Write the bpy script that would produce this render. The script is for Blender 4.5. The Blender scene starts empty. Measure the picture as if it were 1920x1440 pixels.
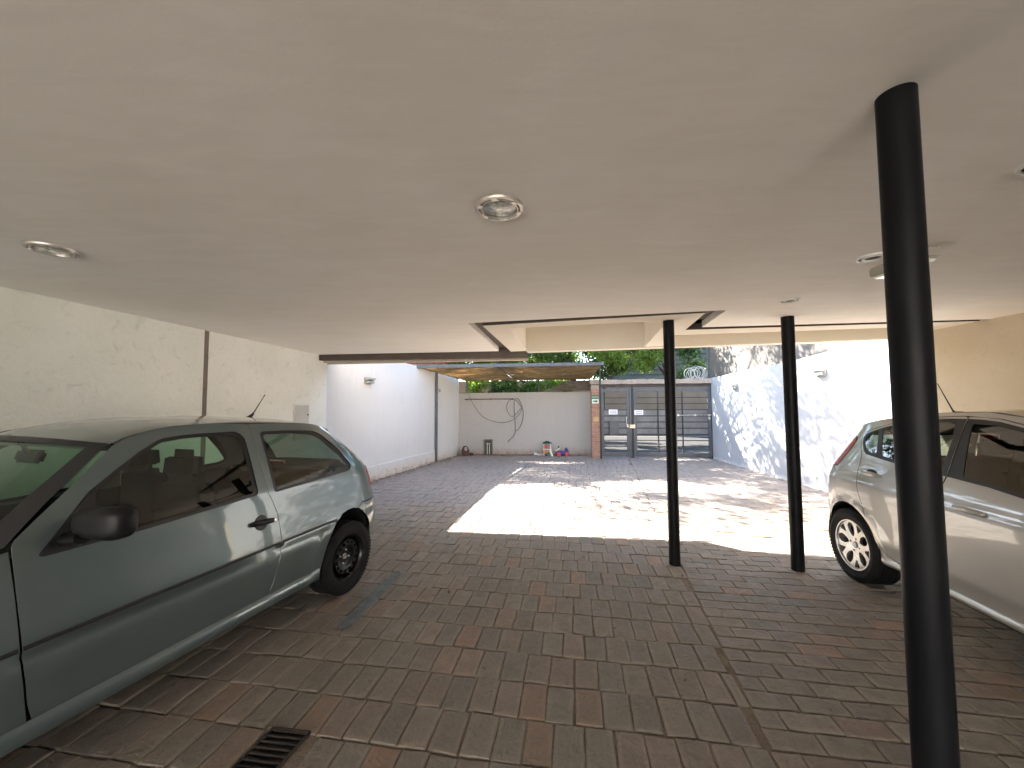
import bpy, bmesh, math, random
import numpy as np
from mathutils import Vector, Matrix
from mathutils.geometry import delaunay_2d_cdt

random.seed(7)
RNG = np.random.default_rng(7)
SC = bpy.context.scene
COL = SC.collection
PI = math.pi

# ------------------------------------------------------------------ objects
def world_matrix(o):
    m = Matrix.LocRotScale(o.location, o.rotation_euler, o.scale)
    return world_matrix(o.parent) @ m if o.parent else m

def tag(o, label=None, cat=None, group=None, kind=None):
    if label: o["label"] = label
    if cat: o["category"] = cat
    if group: o["group"] = group
    if kind: o["kind"] = kind
    return o

def thing(name, label, cat, loc=(0, 0, 0), rotz=0.0, group=None):
    o = bpy.data.objects.new(name, None)
    o.empty_display_size = .1
    COL.objects.link(o)
    o.location = loc
    o.rotation_euler = (0, 0, rotz)
    return tag(o, label, cat, group, 'thing')

def link_mesh(name, me, mat, parent=None, local=False):
    o = bpy.data.objects.new(name, me)
    COL.objects.link(o)
    if mat: me.materials.append(mat)
    if parent:
        if not local:
            me.transform(world_matrix(parent).inverted())
        o.parent = parent
    return o

class MB:
    """collects shapes; build() links them as one mesh object"""
    def __init__(s):
        s.v = []; s.f = []
    def add(s, vs, fs):
        n = len(s.v)
        s.v += [tuple(v) for v in vs]
        s.f += [tuple(i + n for i in f) for f in fs]
        return s
    def poly(s, *pts):
        return s.add(pts, [tuple(range(len(pts)))])
    def hexa(s, b, t):
        """b: four bottom points counter-clockwise from above, t: the four above them"""
        return s.add(list(b) + list(t), [(3, 2, 1, 0), (4, 5, 6, 7), (0, 1, 5, 4), (1, 2, 6, 5), (2, 3, 7, 6), (3, 0, 4, 7)])
    def box(s, x0, y0, z0, x1, y1, z1):
        return s.hexa([(x0, y0, z0), (x1, y0, z0), (x1, y1, z0), (x0, y1, z0)],
                      [(x0, y0, z1), (x1, y0, z1), (x1, y1, z1), (x0, y1, z1)])
    def obox(s, c, ax, ay, az):
        """centre and three half vectors"""
        c, ax, ay, az = Vector(c), Vector(ax), Vector(ay), Vector(az)
        b = [c - ax - ay - az, c + ax - ay - az, c + ax + ay - az, c - ax + ay - az]
        t = [p + 2 * az for p in b]
        return s.hexa(b, t)
    def bar(s, p, q, w, h, up=(0, 0, 1)):
        """box along p-q, w across, h along up"""
        p, q, up = Vector(p), Vector(q), Vector(up)
        d = q - p
        side = d.cross(up).normalized()
        upn = side.cross(d).normalized()
        return s.obox((p + q) / 2, d / 2, -side * w / 2, upn * h / 2)
    def tube(s, pts, r, n=8, caps=True):
        pts = [Vector(p) for p in pts]
        rs = r if isinstance(r, (list, tuple)) else [r] * len(pts)
        base = len(s.v); prev = None
        for i, p in enumerate(pts):
            d = (pts[min(i + 1, len(pts) - 1)] - pts[max(i - 1, 0)]).normalized()
            if prev is None:
                a = d.orthogonal().normalized()
            else:
                a = (prev - d * prev.dot(d)).normalized()
            prev = a
            b = d.cross(a)
            for k in range(n):
                t = 2 * PI * k / n
                s.v.append(tuple(p + (a * math.cos(t) + b * math.sin(t)) * rs[i]))
        for i in range(len(pts) - 1):
            for k in range(n):
                k2 = (k + 1) % n
                s.f.append((base + i * n + k, base + i * n + k2, base + (i + 1) * n + k2, base + (i + 1) * n + k))
        if caps:
            s.f.append(tuple(base + k for k in reversed(range(n))))
            s.f.append(tuple(base + (len(pts) - 1) * n + k for k in range(n)))
        return s
    def cyl(s, p, q, r, n=16, r2=None):
        return s.tube([p, q], [r, r if r2 is None else r2], n)
    def lathe(s, prof, o, axis, n=48, closed=False):
        """prof: (radius, height along axis)"""
        o, axis = Vector(o), Vector(axis).normalized()
        a = axis.orthogonal().normalized(); b = axis.cross(a)
        base = len(s.v); m = len(prof)
        for k in range(n):
            t = 2 * PI * k / n
            d = a * math.cos(t) + b * math.sin(t)
            for r, h in prof: s.v.append(tuple(o + d * r + axis * h))
        for k in range(n):
            k2 = (k + 1) % n
            for j in range(m if closed else m - 1):
                j2 = (j + 1) % m
                s.f.append((base + k * m + j, base + k2 * m + j, base + k2 * m + j2, base + k * m + j2))
        return s
    def grid(s, fn, nu, nv):
        base = len(s.v)
        for i in range(nu + 1):
            for j in range(nv + 1): s.v.append(tuple(fn(i / nu, j / nv)))
        for i in range(nu):
            for j in range(nv):
                a = base + i * (nv + 1) + j
                s.f.append((a, a + nv + 1, a + nv + 2, a + 1))
        return s
    def build(s, name, mat, parent=None, smooth=None, bevel=0.0, seg=2, local=False):
        me = bpy.data.meshes.new(name)
        me.from_pydata(s.v, [], s.f)
        if bevel:
            bm = bmesh.new(); bm.from_mesh(me)
            es = [e for e in bm.edges if len(e.link_faces) == 2 and e.calc_face_angle(0) > math.radians(40)]
            bmesh.ops.bevel(bm, geom=es, offset=bevel, segments=seg, affect='EDGES', clamp_overlap=True)
            bm.to_mesh(me); bm.free()
        me.update()
        if smooth is not None:
            me.shade_smooth()
            me.set_sharp_from_angle(angle=math.radians(smooth))
        return link_mesh(name, me, mat, parent, local)

# ------------------------------------------------------------------ materials
def new_mat(name):
    m = bpy.data.materials.new(name)
    m.use_nodes = True
    nt = m.node_tree
    for n in list(nt.nodes): nt.nodes.remove(n)
    out = nt.nodes.new('ShaderNodeOutputMaterial')
    return m, nt, out

class N:
    """small node helper"""
    def __init__(s, nt): s.nt = nt
    def node(s, t, **kw):
        n = s.nt.nodes.new(t)
        for k, v in kw.items(): setattr(n, k, v)
        return n
    def link(s, a, b): s.nt.links.new(a, b)
    def coord(s, scale=(1, 1, 1), rot=(0, 0, 0), kind='Object'):
        tc = s.node('ShaderNodeTexCoord'); mp = s.node('ShaderNodeMapping')
        mp.inputs['Scale'].default_value = scale
        mp.inputs['Rotation'].default_value = rot
        s.link(tc.outputs[kind], mp.inputs['Vector'])
        return mp.outputs['Vector']
    def noise(s, vec, scale, detail=4, rough=.55, dist=0):
        n = s.node('ShaderNodeTexNoise')
        n.inputs['Scale'].default_value = scale; n.inputs['Detail'].default_value = detail
        n.inputs['Roughness'].default_value = rough; n.inputs['Distortion'].default_value = dist
        s.link(vec, n.inputs['Vector'])
        return n.outputs['Fac']
    def rng(s, val, a, b, c, d, smooth=False):
        n = s.node('ShaderNodeMapRange')
        if smooth: n.interpolation_type = 'SMOOTHSTEP'
        n.inputs['From Min'].default_value = a; n.inputs['From Max'].default_value = b
        n.inputs['To Min'].default_value = c; n.inputs['To Max'].default_value = d
        s.link(val, n.inputs['Value'])
        return n.outputs['Result']
    def math(s, op, a, b=0.0):
        n = s.node('ShaderNodeMath', operation=op)
        for i, x in enumerate((a, b)):
            if isinstance(x, (int, float)): n.inputs[i].default_value = x
            else: s.link(x, n.inputs[i])
        return n.outputs[0]
    def mix(s, fac, a, b, mode='MIX'):
        n = s.node('ShaderNodeMix', data_type='RGBA', blend_type=mode)
        for sock, x in ((n.inputs[0], fac), (n.inputs[6], a), (n.inputs[7], b)):
            if isinstance(x, (int, float)): sock.default_value = x
            elif isinstance(x, tuple): sock.default_value = x if len(x) == 4 else (*x, 1)
            else: s.link(x, sock)
        return n.outputs[2]
    def ramp(s, fac, stops):
        n = s.node('ShaderNodeValToRGB')
        cr = n.color_ramp
        while len(cr.elements) < len(stops): cr.elements.new(.5)
        for e, (p, c) in zip(cr.elements, stops):
            e.position = p; e.color = (*c, 1)
        s.link(fac, n.inputs['Fac'])
        return n.outputs['Color']
    def bump(s, h, strength, dist=.01):
        n = s.node('ShaderNodeBump')
        n.inputs['Strength'].default_value = strength; n.inputs['Distance'].default_value = dist
        s.link(h, n.inputs['Height'])
        return n.outputs['Normal']
    def bsdf(s, out, color, rough=.6, metal=0, normal=None, coat=0, spec=.5, **kw):
        b = s.node('ShaderNodeBsdfPrincipled')
        for k, x in (('Base Color', color), ('Roughness', rough), ('Metallic', metal), ('Coat Weight', coat), ('Specular IOR Level', spec)):
            if isinstance(x, (int, float)): b.inputs[k].default_value = x
            elif isinstance(x, tuple): b.inputs[k].default_value = (*x, 1)
            else: s.link(x, b.inputs[k])
        for k, x in kw.items():
            b.inputs[k.replace('_', ' ')].default_value = x
        if normal is not None: s.link(normal, b.inputs['Normal'])
        s.link(b.outputs[0], out.inputs['Surface'])
        return b

def M(name, col, rough=.6, metal=0, var=.12, vscale=6, bump=0, bscale=60, coat=0, spec=.5, rvar=.08):
    """one-colour surface with some wear: noise in value and roughness, fine bump"""
    m, nt, out = new_mat(name); g = N(nt)
    v = g.coord()
    n1 = g.noise(v, vscale, 5)
    lo = tuple(c * (1 - var) for c in col); hi = tuple(min(1, c * (1 + var)) for c in col)
    c = g.mix(g.rng(n1, .3, .7, 0, 1), lo, hi)
    r = g.rng(g.noise(v, vscale * 2.3, 3), .3, .7, max(.02, rough - rvar), min(1, rough + rvar))
    nrm = g.bump(g.noise(v, bscale, 4), bump) if bump else None
    b = g.bsdf(out, c, r, metal, nrm, coat, spec)
    if coat: b.inputs['Coat Roughness'].default_value = .04
    return m

def plaster(name, col, blotch=.06, speck=0.0, bump=.25, bscale=35, warm=(1.0, .95, .86), stroke=None, rough=.85, patches=False):
    """painted render: large faint blotches, trowel marks, optional dark specks"""
    m, nt, out = new_mat(name); g = N(nt)
    v = g.coord()
    big = g.noise(v, .9, 4, .6)
    c1 = tuple(min(1, a * (1 + blotch)) for a in col); c0 = tuple(a * (1 - blotch) * w for a, w in zip(col, warm))
    c = g.mix(g.rng(big, .32, .68, 0, 1), c0, c1)
    if stroke:
        sv = g.coord(stroke)
        sn = g.noise(sv, 3, 5, .65, .6)
        c = g.mix(g.rng(sn, .45, .75, 0, .16), c, tuple(a * .72 for a in col))
    mid = g.noise(v, 9, 6, .7, .8)
    if patches:                                # filler smears and old damp rings in the paint
        sm = g.noise(g.coord((1.2, 4.5, 1), (0, 0, .35)), 1.6, 6, .62, 1.2)
        c = g.mix(g.rng(sm, .52, .66, 0, .30), c, tuple(min(1, a * 1.09) for a in col))
        c = g.mix(g.rng(sm, .30, .44, .16, 0), c, tuple(a * .86 for a in col))
        c = g.mix(g.rng(mid, .70, .78, 0, .35), c, tuple(a * .84 for a in col))
    if speck:
        c = g.mix(g.rng(mid, .56, .74, 0, speck), c, tuple(a * .55 for a in col))
    fine = g.noise(v, 32, 5, .7)
    if speck: c = g.mix(g.rng(fine, .35, .68, 0, .22), c, tuple(a * .80 for a in col))
    h = g.math('ADD', g.noise(v, bscale, 5, .6), g.math('MULTIPLY', mid, 1.6))
    g.bsdf(out, c, rough, 0, g.bump(h, bump, .006), spec=.3)
    return m
# ------------------------------------------------------------------ the materials
m_ceiling = plaster('ceiling_paint', (.90, .885, .86), .030, 0, .10, 45, (1, .98, .95), (.5, 3.2, 1), patches=True)
m_leftwall = plaster('trowelled_plaster', (.84, .84, .80), .06, .48, .65, 22, (.97, 1.0, .96))
m_soffit = plaster('soffit_paint', (.76, .74, .695), .03, 0, .06, 60)
m_beamtan = plaster('tan_render', (.50, .44, .365), .06, .1, .2, 50, (1, .96, .9), (3.5, 3.5, .35))
m_rightwall = plaster('beige_plaster', (.60, .53, .415), .06, .25, .35, 25)
m_bouncewall = plaster('bounce_plaster', (.80, .785, .76), .05, .2, .3, 25)
m_steel = M('brown_steel', (.085, .066, .053), .5, .2, .15, 5, .1)
m_pole = M('black_pole_paint', (.0085, .0088, .0105), .42, 0, .2, 3, .05, 30, spec=.12, rvar=.06)
m_joint = M('brown_joint', (.19, .155, .125), .6, 0, .15, 8)
m_greysteel = M('grey_gate_paint', (.10, .108, .112), .5, .1, .18, 7, .1)
m_sheet = M('grey_gate_sheet', (.20, .205, .21), .5, .1, .2, 4, .1)
m_darksteel = M('dark_gate_bars', (.03, .031, .033), .5, .2, .15, 6)
m_lintel = plaster('weathered_concrete', (.40, .34, .28), .2, .7, .8, 14, (.9, .85, .8))
m_timber = M('dark_weathered_timber', (.105, .078, .058), .85, 0, .4, 9, .6, 20)
m_whitepl = M('white_plastic', (.78, .77, .74), .4, 0, .05, 5)
m_chrome = M('satin_nickel', (.55, .52, .48), .38, .6, .06, 8, rvar=.05)
m_darkin = M('dark_inside', (.012, .011, .011), .7, 0, .2, 5)
m_lens = M('frosted_lens', (.40, .44, .42), .12, .35, .35, 38, .5, 120, coat=.8)
m_bulb = M('white_lamp_cap', (.95, .93, .86), .3, 0, .03, 5)
m_reed, _nt, _o = new_mat('dry_reed'); g = N(_nt)
_v = g.coord((3.5, 46, 46)); _n = g.noise(_v, 1, 6, .7)
_n9 = g.noise(g.coord((.9, 15, 15)), 1, 4, .6)
_c = g.ramp(_n, [(.30, (.085, .052, .026)), (.45, (.46, .35, .21)), (.60, (.64, .51, .33)), (.78, (.80, .69, .50))])
_c = g.mix(g.rng(_n9, .40, .62, .5, 0), _c, (.16, .11, .062))
_d = g.node('ShaderNodeBsdfDiffuse'); _t = g.node('ShaderNodeBsdfTranslucent'); _x = g.node('ShaderNodeMixShader')
g.link(_c, _d.inputs['Color']); g.link(_c, _t.inputs['Color'])
_nb = g.bump(_n, .9, .012); g.link(_nb, _d.inputs['Normal'])
_x.inputs[0].default_value = .6
g.link(_d.outputs[0], _x.inputs[1]); g.link(_t.outputs[0], _x.inputs[2]); g.link(_x.outputs[0], _o.inputs['Surface'])

# left yard wall: white paint, peeling and damp towards its foot
def stained_wall(name, col, foot, damp, footz=.45):
    m, nt, out = new_mat(name); g = N(nt)
    v = g.coord()
    big = g.noise(v, .8, 5, .6)
    c = g.mix(g.rng(big, .3, .7, 0, 1), tuple(a * .93 for a in col), col)
    sep = g.node('ShaderNodeSeparateXYZ'); g.link(v, sep.inputs[0])
    z = sep.outputs['Z']
    low = g.rng(z, 0, footz, 1, 0)
    n = g.noise(v, 7, 7, .7, .5)
    damp_mask = g.rng(g.math('ADD', low, g.math('MULTIPLY', g.math('SUBTRACT', n, .5), 1.6)), .35, 1.0, 0, 1)
    c = g.mix(damp_mask, c, damp)
    peel = g.rng(g.math('ADD', g.math('MULTIPLY', low, .30), g.noise(v, 11, 8, .72, 1.0)), .79, .84, 0, 1)
    c = g.mix(peel, c, foot)
    run = g.noise(g.coord((6, 6, .55)), 2, 5, .6)
    c = g.mix(g.rng(run, .54, .78, 0, .26), c, tuple(a * .68 for a in col))
    c = g.mix(g.rng(g.noise(v, 2.6, 6, .7, 1.0), .55, .75, 0, .22), c, tuple(a * .78 for a in col))
    h = g.math('SUBTRACT', g.math('MULTIPLY', g.noise(v, 26, 5), .6), g.math('MULTIPLY', peel, .8))
    g.bsdf(out, c, .85, 0, g.bump(h, .35, .008), spec=.3)
    return m
m_yardleft = stained_wall('peeling_white_paint', (.70, .68, .645), (.42, .33, .26), (.66, .57, .46))
m_farwall = stained_wall('grey_cream_render', (.455, .43, .39), (.26, .19, .13), (.36, .29, .215), .32)
m_yardright = stained_wall('white_wall_paint', (.46, .465, .475), (.5, .45, .4), (.78, .74, .70), .15)

# brick pillar
def bricks(name, c1, c2, mortar, scale, bw=.5, rh=.25, bump=.6):
    m, nt, out = new_mat(name); g = N(nt)
    v = g.coord((1, 1, 1), (PI / 2, 0, 0))
    b = g.node('ShaderNodeTexBrick')
    b.inputs['Color1'].default_value = (*c1, 1); b.inputs['Color2'].default_value = (*c2, 1); b.inputs['Mortar'].default_value = (*mortar, 1)
    b.inputs['Scale'].default_value = scale; b.inputs['Mortar Size'].default_value = .02
    b.inputs['Brick Width'].default_value = bw; b.inputs['Row Height'].default_value = rh
    g.link(v, b.inputs['Vector'])
    c = g.mix(g.rng(g.noise(v, 14, 5), .35, .7, 0, .5), b.outputs['Color'], tuple(a * .6 for a in c1))
    h = g.math('SUBTRACT', g.math('MULTIPLY', g.noise(v, 40, 4), .4), b.outputs['Fac'])
    g.bsdf(out, c, .85, 0, g.bump(h, bump, .01), spec=.25)
    return m
m_brick = bricks('pillar_brick', (.40, .20, .13), (.50, .29, .20), (.46, .38, .30), 4.0, .9, .28)
m_tile = M('red_roof_tile', (.34, .12, .07), .8, 0, .3, 5, .4, 18)
m_housewall = plaster('house_render', (.60, .54, .44), .08, .2, .3)
m_neighbour = plaster('rough_grey_render', (.145, .132, .120), .2, .8, 1.0, 16, (.95, .9, .85), (7, 7, .8))
m_streetwall = plaster('brown_street_render', (.20, .145, .105), .12, .3, .4, 12)
m_corr = M('dark_green_metal', (.048, .054, .043), .55, .2, .25, 2, .1)

# paving bricks: tone and hue come with each brick, dust and stains lie over them
m_pave, _nt, _o = new_mat('clay_paver'); g = N(_nt)
_a = g.node('ShaderNodeAttribute'); _a.attribute_name = 'tone'
_b = g.node('ShaderNodeAttribute'); _b.attribute_name = 'shade'
_v = g.coord()
_base = g.ramp(_a.outputs['Fac'], [(0, (.180, .160, .128)), (.25, (.213, .184, .144)), (.50, (.236, .194, .150)), (.72, (.252, .198, .151)), (.90, (.264, .190, .138)), (.95, (.298, .182, .118)), (1, (.33, .178, .104))])
_hs = g.node('ShaderNodeHueSaturation'); g.link(_base, _hs.inputs['Color']); g.link(_b.outputs['Fac'], _hs.inputs['Value'])
_n2 = g.noise(_v, 9, 6, .68, .4); _n3 = g.noise(_v, 1.1, 4, .6); _n4 = g.noise(_v, 55, 5, .7)
_c = g.mix(g.rng(_n2, .38, .70, 0, .75), _hs.outputs['Color'], (.185, .162, .132))
_c = g.mix(g.rng(_n3, .35, .70, 0, .35), _c, (.265, .228, .188))
_c = g.mix(g.rng(_n4, .56, .72, 0, .65), _c, (.085, .068, .053))
_c = g.mix(g.rng(g.noise(_v, 28, 5, .7, .6), .52, .70, 0, .6), _c, (.265, .222, .178))
_c = g.mix(g.rng(g.noise(_v, 13, 3, .5, .3), .69, .76, 0, .6), _c, (.06, .05, .042))
_h = g.math('ADD', g.math('MULTIPLY', _n2, 1.2), g.math('MULTIPLY', _n4, .45))
_n5 = g.noise(_v, 15, 4, .6, .8)
_h = g.math('ADD', _h, g.math('MULTIPLY', _n5, 1.5))
_e = g.node('ShaderNodeAttribute'); _e.attribute_name = 'rim'
_c = g.mix(g.rng(_e.outputs['Fac'], .0, .6, .28, 0), _c, (.140, .114, .088))
_c = g.mix(g.math('MULTIPLY', g.rng(g.math('ADD', _e.outputs['Fac'], g.math('MULTIPLY', g.math('SUBTRACT', _n5, .5), .9)), .45, 1.0, 0, 1), .50), _c, (.235, .192, .148))
_sp = g.node('ShaderNodeSeparateXYZ'); g.link(_v, _sp.inputs[0])      # dusty yard bricks, painted paler past the roof for daylight and ceiling bounce
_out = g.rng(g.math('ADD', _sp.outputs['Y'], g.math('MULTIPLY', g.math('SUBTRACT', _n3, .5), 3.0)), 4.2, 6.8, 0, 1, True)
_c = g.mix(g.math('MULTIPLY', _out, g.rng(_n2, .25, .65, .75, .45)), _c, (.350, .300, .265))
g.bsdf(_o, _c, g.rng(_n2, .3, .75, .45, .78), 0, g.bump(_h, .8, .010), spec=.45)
m_grout, _nt, _o = new_mat('sandy_joint'); g = N(_nt)
_v = g.coord(); _n = g.noise(_v, 4, 6, .7); _n2 = g.noise(_v, 90, 4, .6)
_c = g.mix(g.rng(_n, .35, .65, 0, 1), (.165, .126, .095), (.240, .190, .145))
g.bsdf(_o, g.mix(g.rng(_n2, .5, .7, 0, .5), _c, (.06, .045, .033)), .95, 0, g.bump(_n2, .6, .006), spec=.2)
m_ground = M('packed_earth', (.20, .165, .125), .95, 0, .25, 2, .5, 25)
m_asphalt = M('worn_asphalt', (.045, .044, .043), .97, 0, .2, 3, .5, 90, spec=.05)
m_pavement = M('concrete_pavement', (.085, .08, .075), .95, 0, .15, 3, .4, 60, spec=.05)
m_linepaint = M('faded_blue_paint', (.135, .15, .155), .75, 0, .30, 14, .4, 60)

def leaf_mat(name, c0, c1, tr=.42):
    m, nt, out = new_mat(name); g = N(nt)
    geo = g.node('ShaderNodeNewGeometry')
    c = g.mix(geo.outputs['Random Per Island'], c0, c1)
    d = g.node('ShaderNodeBsdfPrincipled'); t = g.node('ShaderNodeBsdfTranslucent'); x = g.node('ShaderNodeMixShader')
    g.link(c, d.inputs['Base Color']); d.inputs['Roughness'].default_value = .38; d.inputs['Specular IOR Level'].default_value = .45
    g.link(g.mix(1.0, c, (1.5, 1.7, .7), 'MULTIPLY'), t.inputs['Color'])
    x.inputs[0].default_value = tr
    g.link(d.outputs[0], x.inputs[1]); g.link(t.outputs[0], x.inputs[2]); g.link(x.outputs[0], out.inputs['Surface'])
    return m
m_leafbright = leaf_mat('bright_leaves', (.090, .155, .025), (.240, .310, .065))
m_leafmid = leaf_mat('mid_leaves', (.040, .085, .018), (.120, .180, .042))
m_leafdark = leaf_mat('dark_leaves', (.020, .045, .018), (.055, .095, .030))
m_leafblue = leaf_mat('blue_green_leaves', (.040, .075, .050), (.115, .150, .095))
m_bark = M('rough_bark', (.060, .046, .036), .9, 0, .35, 8, .8, 22)

# car materials
def paint(name, col, metal, rough, coat=1.0):
    m, nt, out = new_mat(name); g = N(nt)
    v = g.coord()
    fl = g.noise(v, 900, 2, .5)
    dust = g.noise(v, 3.0, 5, .6)
    c = g.mix(g.rng(fl, .35, .65, 0, 1), tuple(a * .86 for a in col), tuple(min(1, a * 1.14) for a in col))
    c = g.mix(g.rng(dust, .45, .75, 0, .10), c, (.30, .27, .23))
    b = g.bsdf(out, c, g.rng(dust, .3, .7, rough - .03, rough + .06), metal, None, coat)
    b.inputs['Coat Roughness'].default_value = .035
    return m
m_greypaint = paint('grey_car_paint', (.108, .143, .147), .55, .34)
m_silver = paint('silver_car_paint', (.385, .372, .345), .45, .38)
m_trim = M('black_trim', (.012, .012, .013), .45, 0, .15, 6, rvar=.05)
m_mirror = M('black_grained_plastic', (.006, .006, .0065), .45, 0, .1, 6, spec=.3)
m_gap = M('gap_black', (.006, .006, .007), .7, 0, .1, 5)
m_rubber = M('tyre_rubber', (.0075, .0075, .008), .80, 0, .25, 9, .25, 70, spec=.25)
m_rimblack = M('black_steel_rim', (.007, .007, .0075), .36, .2, .2, 10)
m_alloy = M('alloy_silver', (.34, .335, .325), .34, .6, .06, 10, coat=.4)
m_bolt = M('bolt_metal', (.62, .60, .56), .3, .9, .1, 20)
m_seat = M('charcoal_seat_fabric', (.009, .009, .0095), .95, 0, .2, 9, spec=.15)
m_cabin = M('grey_cabin_plastic', (.014, .014, .0145), .8, 0, .15, 8)
m_headlining = M('pale_headlining', (.20, .195, .185), .95, 0, .05, 8)
m_taillight = M('red_lamp_plastic', (.50, .045, .055), .2, 0, .2, 10, coat=1)
m_headlight = M('headlamp_glass', (.5, .52, .54), .08, .5, .1, 10, coat=1)
def glass(name, tint, ior=1.6):
    m, nt, out = new_mat(name); g = N(nt)
    t = g.node('ShaderNodeBsdfTransparent'); t.inputs['Color'].default_value = (*tint, 1)
    s = g.node('ShaderNodeBsdfGlossy'); s.inputs['Roughness'].default_value = .004
    lw = g.node('ShaderNodeLayerWeight'); lw.inputs['Blend'].default_value = .5
    f0 = ((ior - 1) / (ior + 1)) ** 2 * 1.35
    f = g.math('ADD', g.math('MULTIPLY', g.math('POWER', lw.outputs['Facing'], 5.0), 1 - f0), f0)
    x = g.node('ShaderNodeMixShader')
    g.link(f, x.inputs[0]); g.link(t.outputs[0], x.inputs[1]); g.link(s.outputs[0], x.inputs[2])
    g.link(x.outputs[0], out.inputs['Surface'])
    return m
m_glass = glass('green_tinted_glass', (.60, .79, .67))
m_glassdark = glass('dark_tinted_glass', (.25, .29, .28), 1.85)
# ------------------------------------------------------------------ ground
def sheet(name, pts, z, mat):
    mb = MB(); mb.poly(*[(x, y, z) for x, y in pts])
    return tag(mb.build(name, mat), kind='structure')
sheet('ground', [(-60, -40), (60, -40), (60, 80), (-60, 80)], -.05, m_ground)
# pavement and road run past the gate, parallel to it
def strip(name, y0, y1, z, mat):
    """a band running parallel to the gate, y0..y1 metres beyond it"""
    d = Vector((.9946, -.104, 0)); n = Vector((.104, .9946, 0)); o = Vector((2.56, 11.12, 0))
    q = [o + d * -50 + n * y0, o + d * 50 + n * y0, o + d * 50 + n * y1, o + d * -50 + n * y1]
    return sheet(name, [(p.x, p.y) for p in q], z, mat)
strip('pavement', .06, 2.3, -.030, m_pavement)
strip('road', 2.3, 7.9, -.042, m_asphalt)

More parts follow.
